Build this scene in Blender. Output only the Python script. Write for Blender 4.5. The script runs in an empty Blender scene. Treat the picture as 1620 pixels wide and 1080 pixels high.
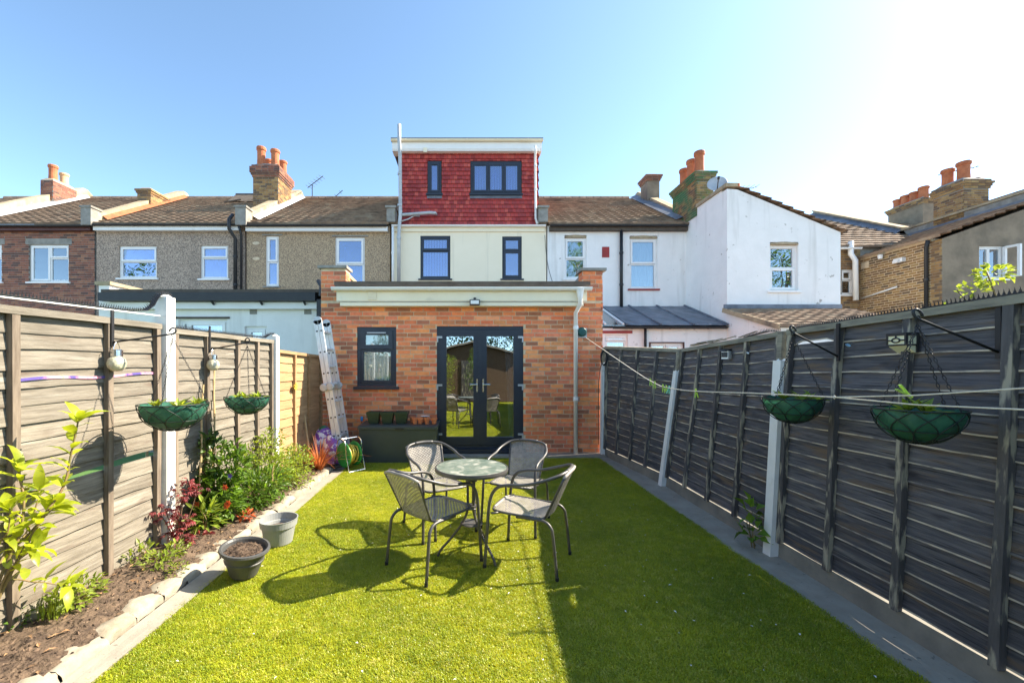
import bpy, math, random
from mathutils import Vector, Matrix, Quaternion
from mathutils import noise as mnoise
R = random.Random(7)
S = bpy.context.scene
COL = S.collection
V = Vector
rad = math.radians

# ---------------------------------------------------------------- camera, sky, sun, exposure
FPX, VX, VY, EYE = 645.0, 740.0, 580.0, 1.56
cam = bpy.data.cameras.new('camera'); camo = bpy.data.objects.new('camera', cam); COL.objects.link(camo)
camo.location = (0, 0, EYE); camo.rotation_euler = (rad(90), 0, 0)
cam.sensor_width = 36; cam.sensor_fit = 'HORIZONTAL'
cam.lens = 36 * FPX / 1620
cam.shift_x = (810 - VX) / 1620; cam.shift_y = (VY - 540) / 1620
cam.clip_start = 0.03; cam.clip_end = 3000
S.camera = camo
SUN_AZ, SUN_EL = 14.0, 41.0            # azimuth measured from +X towards +Y
sd = V((math.cos(rad(SUN_AZ)) * math.cos(rad(SUN_EL)), math.sin(rad(SUN_AZ)) * math.cos(rad(SUN_EL)), math.sin(rad(SUN_EL))))
w = bpy.data.worlds.new('World'); S.world = w; w.use_nodes = True
nt = w.node_tree; nt.nodes.clear()
sky = nt.nodes.new('ShaderNodeTexSky'); sky.sky_type = 'NISHITA'; sky.sun_disc = False
sky.sun_elevation = rad(SUN_EL); sky.sun_rotation = rad(90 - SUN_AZ)
sky.altitude = 0; sky.air_density = 0.5; sky.dust_density = 0.3; sky.ozone_density = 2.0
bg = nt.nodes.new('ShaderNodeBackground'); bg.inputs['Strength'].default_value = 0.15
wo = nt.nodes.new('ShaderNodeOutputWorld')
tn = nt.nodes.new('ShaderNodeMix'); tn.data_type = 'RGBA'; tn.blend_type = 'MULTIPLY'; tn.inputs[0].default_value = 1.0
tn.inputs[7].default_value = (.90, .94, .81, 1)      # white balance of the daylight
nt.links.new(sky.outputs[0], tn.inputs[6]); nt.links.new(tn.outputs[2], bg.inputs[0]); nt.links.new(bg.outputs[0], wo.inputs[0])
sl = bpy.data.lights.new('sun', 'SUN'); sl.energy = 3.35; sl.angle = rad(0.5); sl.color = (1.0, 0.89, 0.72)
so = bpy.data.objects.new('sun', sl); COL.objects.link(so); so.location = (10, 4, 20)
so.rotation_euler = sd.to_track_quat('Z', 'Y').to_euler()
S.view_settings.view_transform = 'Standard'
try: S.view_settings.look = 'None'
except Exception: pass
S.view_settings.gamma = 1.0; S.view_settings.use_curve_mapping = False
S.view_settings.exposure = 2.12
S.render.engine = 'CYCLES'
S.cycles.max_bounces = 8; S.cycles.transparent_max_bounces = 16
S.cycles.use_denoising = True

def P(px, py, d):
    return V(((px - VX) / FPX * d, d, EYE + (VY - py) / FPX * d))

# ---------------------------------------------------------------- mesh builder
OFF = {}
def mesh_from(name, v, f, mats, m=None, t=None, smooth=False):
    me = bpy.data.meshes.new(name); me.from_pydata([tuple(p) for p in v], [], f)
    for mt in (mats if isinstance(mats, (list, tuple)) else [mats]): me.materials.append(mt)
    if m and any(m): me.polygons.foreach_set('material_index', m)
    if t and any(x != 0 for x in t):
        a = me.attributes.new('tone', 'FLOAT', 'FACE'); a.data.foreach_set('value', t)
    if smooth: me.polygons.foreach_set('use_smooth', [True] * len(f))
    me.update(); return me

class MB:
    def __init__(s): s.v = []; s.f = []; s.m = []; s.t = []
    def add(s, vs, fs, m=0, t=0.0):
        b = len(s.v); s.v.extend(V(p) for p in vs)
        for f in fs: s.f.append(tuple(i + b for i in f)); s.m.append(m); s.t.append(t)
    def box(s, x0, x1, y0, y1, z0, z1, m=0, t=0.0):
        s.add([(x0,y0,z0),(x1,y0,z0),(x1,y1,z0),(x0,y1,z0),(x0,y0,z1),(x1,y0,z1),(x1,y1,z1),(x0,y1,z1)],
              [(0,3,2,1),(4,5,6,7),(0,1,5,4),(1,2,6,5),(2,3,7,6),(3,0,4,7)], m, t); return s
    def obox(s, c, a, b, d, m=0, t=0.0):      # centre and three half vectors
        c, a, b, d = V(c), V(a), V(b), V(d)
        vs = [c + a * i + b * j + d * k for k in (-1, 1) for (i, j) in ((-1,-1),(1,-1),(1,1),(-1,1))]
        s.add(vs, [(0,3,2,1),(4,5,6,7),(0,1,5,4),(1,2,6,5),(2,3,7,6),(3,0,4,7)], m, t); return s
    def beam(s, p, q, wx, wz, up=(0,0,1), m=0):
        p, q = V(p), V(q); d = q - p; L = d.length; d.normalize(); up = V(up)
        a = d.cross(up)
        if a.length < 1e-5: a = d.cross(V((1,0,0)))
        a.normalize(); b = a.cross(d)
        return s.obox((p + q) / 2, d * (L / 2), a * (wx / 2), b * (wz / 2), m)
    def prism_x(s, poly, x0, x1, m=0):        # poly of (y, z)
        n = len(poly)
        s.add([(x0, y, z) for y, z in poly] + [(x1, y, z) for y, z in poly],
              [tuple(range(n))[::-1], tuple(range(n, 2*n))] + [(i, (i+1) % n, n + (i+1) % n, n + i) for i in range(n)], m); return s
    def prism_y(s, poly, y0, y1, m=0):        # poly of (x, z)
        n = len(poly)
        s.add([(x, y0, z) for x, z in poly] + [(x, y1, z) for x, z in poly],
              [tuple(range(n)), tuple(range(n, 2*n))[::-1]] + [(i, n + i, n + (i+1) % n, (i+1) % n) for i in range(n)], m); return s
    def tube(s, pts, r, n=8, closed=False, cap=True, m=0, t=0.0):
        pts = [V(p) for p in pts]; k = len(pts)
        rr = r if isinstance(r, (list, tuple)) else [r] * k
        tang = []
        for i in range(k):
            a = pts[(i - 1) % k] if (closed or i > 0) else pts[i]
            b = pts[(i + 1) % k] if (closed or i < k - 1) else pts[i]
            d = b - a
            tang.append(d.normalized() if d.length > 1e-9 else V((0,0,1)))
        u = tang[0].cross(V((0,0,1)))
        if u.length < 1e-3: u = tang[0].cross(V((1,0,0)))
        u.normalize(); vs = []
        for i in range(k):
            u = u - tang[i] * u.dot(tang[i])
            if u.length < 1e-6: u = tang[i].orthogonal()
            u.normalize(); b = tang[i].cross(u)
            for j in range(n):
                an = 2 * math.pi * j / n
                vs.append(pts[i] + (u * math.cos(an) + b * math.sin(an)) * rr[i])
        fs = []
        for i in range(k if closed else k - 1):
            i2 = (i + 1) % k
            for j in range(n):
                j2 = (j + 1) % n
                fs.append((i*n + j, i*n + j2, i2*n + j2, i2*n + j))
        if cap and not closed:
            fs.append(tuple(range(n))[::-1]); fs.append(tuple((k-1)*n + j for j in range(n)))
        s.add(vs, fs, m, t); return s
    def lathe(s, c, prof, n=24, m=0, sx=1.0, sy=1.0, wob=None, axis=None):   # prof (r, z); axis = (u, v, w) frame
        c = V(c); vs = []; fs = []
        U, W, Z = axis or (V((1,0,0)), V((0,1,0)), V((0,0,1)))
        for (r, z) in prof:
            for j in range(n):
                an = 2 * math.pi * j / n; rr = r * (wob(an, z) if wob else 1)
                vs.append(c + U * (rr * math.cos(an) * sx) + W * (rr * math.sin(an) * sy) + Z * z)
        for i in range(len(prof) - 1):
            for j in range(n):
                j2 = (j + 1) % n
                fs.append((i*n + j, i*n + j2, (i+1)*n + j2, (i+1)*n + j))
        if prof[0][0] > 1e-6: fs.append(tuple(range(n))[::-1])
        if prof[-1][0] > 1e-6: fs.append(tuple((len(prof)-1)*n + j for j in range(n)))
        s.add(vs, fs, m); return s
    def sheet(s, f, nu, nv, m=0):
        vs = [f(i / nu, j / nv) for j in range(nv + 1) for i in range(nu + 1)]
        fs = [(j*(nu+1)+i, j*(nu+1)+i+1, (j+1)*(nu+1)+i+1, (j+1)*(nu+1)+i) for j in range(nv) for i in range(nu)]
        s.add(vs, fs, m); return s
    def leaf(s, p, d, up, L, W, t=0.0, fold=0.25, droop=0.15, m=0):
        p, d = V(p), V(d).normalized(); a = d.cross(V(up))
        if a.length < 1e-4: a = d.orthogonal()
        a.normalize(); n = a.cross(d)
        q1 = p + d * L * .45; q2 = p + d * L - n * L * droop
        s.add([p, q1 + a * W / 2 + n * W * fold, q1, q1 - a * W / 2 + n * W * fold, q2],
              [(0, 2, 1), (0, 3, 2), (2, 4, 1), (3, 4, 2)], m, t); return s
    def build(s, name, mats, par=None, smooth=False, kind=None, label=None, loc=None):
        off = OFF.get(par.name, V((0,0,0))) if par else (V(loc) if loc is not None else V((0,0,0)))
        o = bpy.data.objects.new(name, mesh_from(name, [p - off for p in s.v], s.f, mats, s.m, s.t, smooth))
        COL.objects.link(o)
        if par: o.parent = par; OFF[o.name] = off
        elif loc is not None: o.location = loc
        if kind: o['kind'] = kind
        if label: o['label'] = label
        return o

def thing(name, label, cat, loc=(0,0,0), rz=0.0, group=None, local=False):
    o = bpy.data.objects.new(name, None); COL.objects.link(o)
    o.empty_display_size = .1; o.location = loc; o.rotation_euler = (0, 0, rz)
    o['label'] = label; o['category'] = cat
    if group: o['group'] = group
    OFF[o.name] = V((0,0,0)) if local else V(loc)
    return o
def tag(o, label, cat, group=None):
    o['label'] = label; o['category'] = cat
    if group: o['group'] = group
    return o
def copy_tree(o, parent=None):
    c = o.copy(); COL.objects.link(c); c.parent = parent
    for ch in o.children: copy_tree(ch, c)
    return c
def inst(name, me, par, M, label=None):
    o = bpy.data.objects.new(name, me); COL.objects.link(o); o.parent = par; o.matrix_local = M
    return o
def cat_rom(pts, k=6, closed=False):
    pts = [V(p) for p in pts]; n = len(pts); out = []
    for i in range(n if closed else n - 1):
        g = (lambda j: pts[j % n]) if closed else (lambda j: pts[min(max(j, 0), n - 1)])
        a, b, c, d = g(i-1), g(i), g(i+1), g(i+2)
        for q in range(k):
            t = q / k
            out.append(.5 * ((2*b) + (c-a)*t + (2*a-5*b+4*c-d)*t*t + (3*b-a-3*c+d)*t**3))
    if not closed: out.append(pts[-1])
    return out

# ---------------------------------------------------------------- materials
def nodes(name):
    m = bpy.data.materials.new(name); m.use_nodes = True; t = m.node_tree
    b = t.nodes['Principled BSDF']; return m, t, b
def N(t, ty, **kw):
    n = t.nodes.new(ty)
    for k, v in kw.items(): setattr(n, k, v)
    return n
def ramp_node(t, stops, interp='LINEAR'):
    r = N(t, 'ShaderNodeValToRGB'); r.color_ramp.interpolation = interp
    e = r.color_ramp.elements
    while len(e) < len(stops): e.new(0.5)
    for i, (p, c) in enumerate(stops): e[i].position = p; e[i].color = (*c, 1)
    return r
def mixc(t, f, a, b, blend='MIX'):
    n = N(t, 'ShaderNodeMix', data_type='RGBA', blend_type=blend)
    for sock, val in ((n.inputs[0], f), (n.inputs[6], a), (n.inputs[7], b)):
        if isinstance(val, bpy.types.NodeSocket): t.links.new(val, sock)
        elif isinstance(val, (int, float)): sock.default_value = val
        else: sock.default_value = (*val, 1)
    return n.outputs[2]
def pm(name, c1, c2=None, sc=6.0, rough=.6, bump=0.15, bsc=60.0, stretch=(1,1,1), metal=0.0, rnd=0.0,
       pal=None, tone=False, spots=None, knots=None, spec=.4, lo=.35, hi=.65, bdist=.004, trans=None, alpha=None):
    m, t, b = nodes(name); L = t.links.new
    tc = N(t, 'ShaderNodeTexCoord'); mp = N(t, 'ShaderNodeMapping'); mp.inputs['Scale'].default_value = stretch
    L(tc.outputs['Object'], mp.inputs[0])
    oi = N(t, 'ShaderNodeObjectInfo')
    ad = N(t, 'ShaderNodeVectorMath', operation='MULTIPLY_ADD')
    L(oi.outputs['Random'], ad.inputs[0]); ad.inputs[1].default_value = (37, 19, 53); L(mp.outputs[0], ad.inputs[2])
    co = ad.outputs[0]
    if c2 is None: c2 = tuple(x * .8 for x in c1)
    nz = N(t, 'ShaderNodeTexNoise'); nz.inputs['Scale'].default_value = sc; nz.inputs['Detail'].default_value = 6; nz.inputs['Roughness'].default_value = .62
    L(co, nz.inputs['Vector'])
    rp = ramp_node(t, [(lo, c1), (hi, c2)]); L(nz.outputs['Fac'], rp.inputs[0]); c = rp.outputs[0]
    if pal:
        f = oi.outputs['Random']
        if tone:
            at = N(t, 'ShaderNodeAttribute', attribute_name='tone'); f = at.outputs['Fac']
        k = len(pal); pal = [(min(1, r_ * 1.28 + .07), g_ * 1.06 + .02, b_ * .80 + .010) for r_, g_, b_ in pal] if name.startswith('red_brick') else pal
        pr = ramp_node(t, [(i / k, p) for i, p in enumerate(pal)], 'CONSTANT'); L(f, pr.inputs[0])
        c = mixc(t, .45, pr.outputs[0], mixc(t, 1.0, pr.outputs[0], c, 'MULTIPLY'))
        c = mixc(t, 1.0, c, (1.25, 1.25, 1.25), 'MULTIPLY')
    if rnd:
        f = oi.outputs['Random']
        if tone:
            at = N(t, 'ShaderNodeAttribute', attribute_name='tone'); f = at.outputs['Fac']
        mr = N(t, 'ShaderNodeMapRange'); mr.inputs[3].default_value = 1 - rnd; mr.inputs[4].default_value = 1 + rnd
        L(f, mr.inputs[0]); cb = N(t, 'ShaderNodeCombineXYZ')
        for i in range(3): L(mr.outputs[0], cb.inputs[i])
        c = mixc(t, 1.0, c, cb.outputs[0], 'MULTIPLY')
    for sp in (spots or []):
        scol, ssc, slo, shi = sp[:4]
        n2 = N(t, 'ShaderNodeTexNoise'); n2.inputs['Scale'].default_value = ssc; n2.inputs['Detail'].default_value = 5
        if len(sp) > 4:
            m2 = N(t, 'ShaderNodeMapping'); m2.inputs['Scale'].default_value = sp[4]; L(co, m2.inputs[0]); L(m2.outputs[0], n2.inputs['Vector'])
        else: L(co, n2.inputs['Vector'])
        r2 = N(t, 'ShaderNodeMapRange'); r2.inputs[1].default_value = slo; r2.inputs[2].default_value = shi
        L(n2.outputs['Fac'], r2.inputs[0]); c = mixc(t, r2.outputs[0], c, scol)
    if knots:
        vm = N(t, 'ShaderNodeMapping'); vm.inputs['Scale'].default_value = (1.0, 2.1, 5.2); L(co, vm.inputs[0])
        vo = N(t, 'ShaderNodeTexVoronoi'); vo.inputs['Scale'].default_value = 1.0; L(vm.outputs[0], vo.inputs['Vector'])
        kr = N(t, 'ShaderNodeMapRange'); kr.inputs[1].default_value = .05; kr.inputs[2].default_value = .12; kr.inputs[3].default_value = .85; kr.inputs[4].default_value = 0; L(vo.outputs['Distance'], kr.inputs[0])
        c = mixc(t, kr.outputs[0], c, knots)
    L(c, b.inputs['Base Color'])
    b.inputs['Metallic'].default_value = metal; b.inputs['Specular IOR Level'].default_value = spec
    n3 = N(t, 'ShaderNodeTexNoise'); n3.inputs['Scale'].default_value = bsc; n3.inputs['Detail'].default_value = 4; L(co, n3.inputs['Vector'])
    r3 = N(t, 'ShaderNodeMapRange'); r3.inputs[3].default_value = max(rough - .12, .02); r3.inputs[4].default_value = min(rough + .12, 1)
    L(nz.outputs['Fac'], r3.inputs[0]); L(r3.outputs[0], b.inputs['Roughness'])
    if bump:
        bp = N(t, 'ShaderNodeBump'); bp.inputs['Strength'].default_value = bump; bp.inputs['Distance'].default_value = bdist
        L(n3.outputs['Fac'], bp.inputs['Height']); L(bp.outputs[0], b.inputs['Normal'])
    if trans:
        tr = N(t, 'ShaderNodeBsdfTranslucent'); L(mixc(t, 1.0, c, trans[1], 'MULTIPLY'), tr.inputs[0])
        ms = N(t, 'ShaderNodeMixShader'); ms.inputs[0].default_value = trans[0]
        L(b.outputs[0], ms.inputs[1]); L(tr.outputs[0], ms.inputs[2]); L(ms.outputs[0], t.nodes['Material Output'].inputs[0])
    return m
def glass(name, refl=.3, tint=(.75, .82, .85), rough=0.0, warp=.12):
    m, t, b = nodes(name); t.nodes.remove(b); L = t.links.new
    tr = N(t, 'ShaderNodeBsdfTransparent'); tr.inputs[0].default_value = (*tint, 1)
    gl = N(t, 'ShaderNodeBsdfGlossy'); gl.inputs['Roughness'].default_value = rough; gl.inputs[0].default_value = (.95, .97, 1, 1)
    lw = N(t, 'ShaderNodeFresnel'); lw.inputs[0].default_value = 1.5
    ma = N(t, 'ShaderNodeMath', operation='ADD'); ma.use_clamp = True; ma.inputs[1].default_value = refl; L(lw.outputs[0], ma.inputs[0])
    ms = N(t, 'ShaderNodeMixShader'); L(ma.outputs[0], ms.inputs[0]); L(tr.outputs[0], ms.inputs[1]); L(gl.outputs[0], ms.inputs[2])
    tc = N(t, 'ShaderNodeTexCoord'); nz = N(t, 'ShaderNodeTexNoise'); nz.inputs['Scale'].default_value = 2.2; nz.inputs['Detail'].default_value = 1
    L(tc.outputs['Object'], nz.inputs['Vector'])
    bp = N(t, 'ShaderNodeBump'); bp.inputs['Strength'].default_value = warp; bp.inputs['Distance'].default_value = .02
    L(nz.outputs['Fac'], bp.inputs['Height']); L(bp.outputs[0], gl.inputs['Normal'])
    L(ms.outputs[0], t.nodes['Material Output'].inputs[0]); return m

REDPAL = [(.50,.15,.085),(.58,.21,.10),(.45,.15,.08),(.60,.26,.11),(.30,.13,.075),(.53,.20,.10),(.58,.27,.13),(.48,.18,.10),(.36,.16,.09),(.52,.19,.13),(.46,.22,.11),(.22,.11,.08),(.50,.17,.11),(.42,.15,.10),(.62,.30,.19),(.27,.12,.09)]
DARKPAL = [(.20,.082,.05),(.25,.10,.06),(.15,.065,.045),(.28,.13,.075),(.11,.058,.045),(.22,.085,.055)]
STOCKPAL = [(.30,.18,.07),(.23,.135,.058),(.33,.215,.09),(.13,.085,.05),(.18,.105,.052),(.27,.155,.06)]
TILEPAL = [(.34,.048,.045),(.41,.060,.052),(.26,.036,.036),(.37,.052,.045),(.45,.085,.065),(.30,.05,.048)]
M = {}
M['brick'] = pm('red_brick', (1.1,1.05,1), (.6,.55,.55), sc=14, rough=.85, bump=.5, bsc=90, pal=REDPAL)
M['brick_s'] = pm('red_brick_joined', (1.1,1.05,1), (.6,.55,.55), sc=14, rough=.85, bump=.5, bsc=90, pal=REDPAL, tone=True)
M['brick_dark'] = pm('dark_brick', (1.1,1.05,1), (.6,.55,.55), sc=10, rough=.85, bump=.4, bsc=70, pal=DARKPAL, tone=True)
M['brick_stock'] = pm('stock_brick', (1.1,1.05,1), (.5,.47,.45), sc=6, rough=.9, bump=.4, bsc=70, pal=STOCKPAL, tone=True, spots=[((.07,.06,.05), 1.6, .58, .8)])
M['brick_flare'] = pm('flare_green_brick', (1.1,1.05,1), (.5,.47,.45), sc=6, rough=.9, bump=.4, bsc=70, pal=STOCKPAL, tone=True, spots=[((.05,.17,.07), 1.6, .36, .52)])  # green blotches paint a lens flare tint into the stock brick colour
M['mortar'] = pm('mortar', (.80,.63,.42), (.60,.47,.32), sc=12, rough=.95, bump=.4, bsc=120, spots=[((.5,.46,.4), 2.2, .55, .75)])
M['mortar_grey'] = pm('grey_mortar', (.36,.33,.29), (.27,.25,.22), sc=8, rough=.95, bump=.3)
M['tile_red'] = pm('red_hung_tile', (1.05,1,1), (.75,.7,.7), sc=9, rough=.7, bump=.25, pal=TILEPAL, tone=True)
M['roof'] = pm('brown_concrete_tile', (.36,.25,.17), (.20,.14,.10), sc=3.5, rough=.85, bump=.3, bsc=40, spots=[((.40,.33,.24), 2.0, .55, .8), ((.10,.07,.055), 1.1, .58, .75)])
M['cream'] = pm('cream_render', (.94,.83,.63), (.89,.78,.58), sc=1.1, rough=.85, bump=.15, bsc=150, lo=.3, hi=.7, spots=[((.70,.62,.46), 1.4, .58, .85, (4,4,.3))])
M['white_render'] = pm('white_painted_render', (.90,.87,.83), (.84,.815,.775), sc=2.2, rough=.85, bump=.35, bsc=14, bdist=.02, spots=[((.58,.55,.50), 1.2, .56, .86, (3.2,3.2,.28)), ((.42,.38,.33), 6, .68, .75)])
M['pebble'] = pm('pebbledash', (.54,.41,.31), (.18,.14,.115), sc=34, rough=.95, bump=.9, bsc=34, bdist=.02, lo=.42, hi=.6, spots=[((.16,.13,.11), .8, .58, .85, (1.6,1.6,.5)), ((.46,.41,.34), 46, .63, .68)])
M['pebble_tan'] = pm('tan_pebbledash', (.58,.42,.26), (.22,.155,.105), sc=34, rough=.95, bump=.9, bsc=34, bdist=.02, lo=.42, hi=.6, spots=[((.20,.15,.11), .8, .58, .85, (1.6,1.6,.5)), ((.50,.42,.31), 46, .63, .68)])
M['render_grey'] = pm('grey_brown_render', (.29,.225,.155), (.19,.15,.105), sc=2.5, rough=.95, bump=.4, bsc=50, spots=[((.14,.115,.09), 1.1, .55, .8)])
M['stone_cope'] = pm('weathered_coping', (.48,.38,.24), (.32,.25,.16), sc=4, rough=.95, bump=.4, bsc=30, spots=[((.16,.13,.10), 2.4, .55, .75)])
M['stone_grey'] = pm('grey_coping', (.34,.32,.28), (.22,.205,.18), sc=5, rough=.95, bump=.4, bsc=30, spots=[((.30,.27,.10), 3.5, .62, .8)])
M['upvc'] = pm('white_plastic', (.88,.86,.83), (.83,.81,.78), sc=3, rough=.35, bump=0, spots=[((.5,.48,.42), 2.2, .68, .9)])
M['upvc_cream'] = pm('cream_plastic', (.92,.82,.62), (.86,.76,.56), sc=2, rough=.4, bump=0, spots=[((.45,.4,.3), 2.5, .66, .9)])
M['anthracite'] = pm('dark_grey_plastic', (.030,.036,.052), (.024,.029,.043), sc=3, rough=.38, bump=.05, bsc=200)
M['black_pl'] = pm('black_plastic', (.018,.018,.02), (.03,.03,.032), sc=5, rough=.45, bump=0)
M['lead'] = pm('lead_sheet', (.20,.215,.25), (.11,.12,.145), sc=3, rough=.5, bump=.2, bsc=12, bdist=.02, spots=[((.5,.5,.5), 5, .66, .78)])
M['felt'] = pm('roof_felt', (.085,.065,.05), (.12,.10,.08), sc=6, rough=.9, bump=.3)
M['terracotta_pot'] = pm('bright_terracotta', (.72,.24,.09), (.58,.18,.07), sc=5, rough=.8, bump=.2)
M['terracotta'] = pm('terracotta', (.50,.17,.07), (.36,.11,.05), sc=5, rough=.8, bump=.2, spots=[((.12,.07,.05), 3, .6, .8)])
M['buff'] = pm('buff_clay', (.62,.45,.26), (.5,.35,.2), sc=5, rough=.8, bump=.2)
M['galv'] = pm('grey_pipe', (.52,.53,.54), (.40,.41,.42), sc=4, rough=.45, bump=.05, metal=.2)
M['alu'] = pm('aluminium', (.78,.78,.77), (.62,.62,.62), sc=9, rough=.45, bump=.05, metal=.12, stretch=(4,4,.6))
M['dark_metal'] = pm('dark_steel', (.03,.03,.033), (.05,.05,.052), sc=9, rough=.45, bump=.05, metal=.3)
M['chrome'] = pm('chrome', (.75,.75,.76), (.65,.65,.66), rough=.2, bump=0, metal=1.0)
M['tube'] = pm('grey_coated_tube', (.115,.11,.105), (.075,.072,.07), sc=10, rough=.42, bump=.05, spec=.5, metal=.3)
M['rattan'] = pm('grey_brown_weave', (.40,.365,.32), (.26,.24,.215), sc=20, rough=.5, bump=.1, bsc=200)
M['tabletop'] = pm('mottled_stone_glass', (.20,.225,.18), (.075,.11,.085), sc=9, rough=.4, bump=.03, spec=.25, spots=[((.40,.39,.33), 11, .52, .7), ((.08,.10,.08), 5, .58, .75)])
M['fence_l'] = pm('weathered_fence_wood', (.27,.238,.19), (.115,.098,.075), sc=3.2, knots=(.085,.06,.04), rough=.9, bump=.8, bsc=26, stretch=(9,1.1,16), rnd=.16, lo=.3, hi=.72, spots=[((.14,.105,.08), 1.6, .60, .75, (.5,1.4,.45)), ((.10,.075,.055), 2.2, .68, .74, (.35,1.0,.5)), ((.37,.35,.30), 1.1, .6, .8)])
M['fence_lb'] = pm('weathered_batten_wood', (.25,.20,.15), (.13,.10,.075), sc=3, rough=.9, bump=.5, bsc=14, stretch=(12,12,1.2), rnd=.15)
M['fence_o'] = pm('orange_fence_wood', (.48,.30,.15), (.31,.185,.09), sc=2.4, knots=(.2,.1,.05), rough=.85, bump=.4, bsc=14, stretch=(9,1.1,16), rnd=.14, lo=.3, hi=.72)
M['fence_r'] = pm('dark_stained_wood', (.135,.125,.13), (.050,.048,.055), sc=3.4, knots=(.02,.018,.02), rough=.78, bump=.8, bsc=26, stretch=(9,1.1,16), rnd=.22, lo=.3, hi=.72, spots=[((.035,.03,.035), 1.6, .66, .75, (.5,1.4,.45)), ((.25,.225,.19), 1.5, .6, .8), ((.15,.105,.07), 1.8, .54, .68, (.5,1.3,.6)), ((.02,.02,.024), 3.2, .58, .70, (.6,.9,2.2))])
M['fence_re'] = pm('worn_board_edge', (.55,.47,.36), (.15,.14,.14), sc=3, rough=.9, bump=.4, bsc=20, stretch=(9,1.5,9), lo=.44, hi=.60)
M['fence_rb'] = pm('peeling_batten_wood', (.11,.10,.10), (.07,.065,.065), sc=3, rough=.85, bump=.5, bsc=14, stretch=(9,9,1.2), rnd=.2, spots=[((.36,.32,.24), 2.6, .52, .62, (1,1,1.6))])
M['fence_rr'] = pm('greyed_rail_wood', (.30,.27,.20), (.15,.14,.115), sc=2.6, rough=.9, bump=.5, bsc=14, stretch=(9,1.2,9))
M['conc_white'] = pm('white_painted_concrete', (.82,.81,.78), (.74,.73,.70), sc=5, rough=.85, bump=.5, bsc=60, spots=[((.45,.42,.36), 3, .66, .8)])
M['conc'] = pm('concrete', (.36,.33,.27), (.27,.245,.20), sc=4, rough=.92, bump=.5, bsc=50, spots=[((.28,.25,.21), 2.2, .56, .75), ((.2,.18,.15), 30, .66, .7)])
M['conc_edge'] = pm('pale_edging_stone', (.38,.335,.26), (.26,.225,.17), sc=6, rough=.95, bump=.7, bsc=22, bdist=.012, rnd=.1, spots=[((.22,.17,.11), 5, .57, .75)])
M['gravel_board'] = pm('gravel_board', (.26,.235,.19), (.17,.155,.13), sc=4, rough=.95, bump=.5, bsc=40)
M['soil'] = pm('soil', (.155,.105,.068), (.065,.043,.03), sc=12, rough=1, bump=1.0, bsc=40, bdist=.03, spots=[((.26,.18,.12), 26, .64, .72)])
M['soil_clod'] = pm('soil_clod', (.15,.10,.065), (.06,.04,.03), sc=12, rough=1, bump=.8, bsc=60, tone=True, rnd=.6)
M['earth'] = pm('grey_earth', (.24,.215,.18), (.17,.15,.125), sc=.6, rough=1, bump=.5, bsc=9)
M['lawn'] = pm('neighbour_lawn', (.05,.13,.025), (.09,.17,.035), sc=3, rough=.95, bump=.6, bsc=40)
M['turf_base'] = pm('turf_base', (.16,.20,.015), (.22,.25,.02), sc=5, rough=1, bump=.6, bsc=90)
M['leaf_y'] = pm('bright_evergreen_leaf', (.36,.40,.03), (.27,.34,.025), sc=3, rough=.35, bump=.1, bsc=30, rnd=.25, trans=(.42, (2.2,2.1,1.0)))
M['leaf_g'] = pm('green_leaf', (.11,.19,.025), (.065,.13,.018), sc=5, rough=.4, bump=0, rnd=.5, tone=True, trans=(.38, (2.4,2.2,1.0)))
M['leaf_l'] = pm('pale_green_leaf', (.24,.30,.045), (.16,.23,.03), sc=5, rough=.45, bump=0, rnd=.5, tone=True, trans=(.4, (2.2,2.0,1.0)))
M['leaf_d'] = pm('dark_green_leaf', (.04,.09,.02), (.025,.06,.014), sc=5, rough=.35, bump=0, rnd=.5, tone=True, trans=(.3, (2.4,2.4,1.0)))
M['leaf_red'] = pm('maroon_leaf', (.24,.055,.055), (.15,.03,.035), sc=5, rough=.5, bump=0, rnd=.5, tone=True, trans=(.4, (2.2,1.4,1.3)))
M['leaf_or'] = pm('bronze_blade', (.40,.15,.05), (.28,.09,.03), sc=5, rough=.5, bump=0, rnd=.5, tone=True, trans=(.35, (2.0,1.6,1.2)))
M['petal_or'] = pm('orange_petal', (.55,.15,.04), (.40,.09,.04), rough=.5, bump=0, trans=(.3, (1.5,1.2,1)))
M['petal_vi'] = pm('violet_petal', (.12,.09,.40), (.09,.06,.3), rough=.5, bump=0)
M['bark'] = pm('brown_stem', (.17,.105,.06), (.10,.065,.04), sc=20, rough=.9, bump=.4, bsc=40)
M['stem_g'] = pm('green_red_stem', (.22,.13,.06), (.14,.13,.04), sc=9, rough=.6, bump=.1)
M['cane'] = pm('bamboo_cane', (.55,.40,.20), (.42,.29,.14), sc=8, rough=.55, bump=.1, stretch=(1,1,6))
M['liner'] = pm('green_liner', (.045,.17,.11), (.022,.095,.065), sc=9, rough=.5, bump=.5, bsc=30, bdist=.01, trans=(.12,(1.5,1.8,1.3)))
M['wire'] = pm('dark_green_wire', (.012,.022,.018), (.02,.03,.025), rough=.45, bump=0)
M['pot_grey'] = pm('pale_grey_plastic', (.30,.31,.30), (.25,.26,.25), sc=4, rough=.45, bump=.05, spots=[((.28,.26,.22), 4, .66, .85)])
M['pot_dark'] = pm('dark_grey_plastic_pot', (.085,.085,.083), (.06,.06,.06), sc=4, rough=.42, bump=.05, spots=[((.15,.14,.12), 4, .6, .85)])
M['pot_green'] = pm('dark_green_planter', (.035,.06,.03), (.025,.045,.022), rough=.5, bump=.05)
M['box_grey'] = pm('grey_green_storage_plastic', (.055,.070,.068), (.042,.054,.053), sc=2, rough=.45, bump=.15, bsc=120)
M['green_pl'] = pm('bright_green_plastic', (.03,.30,.07), (.025,.24,.06), rough=.4, bump=0)
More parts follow.
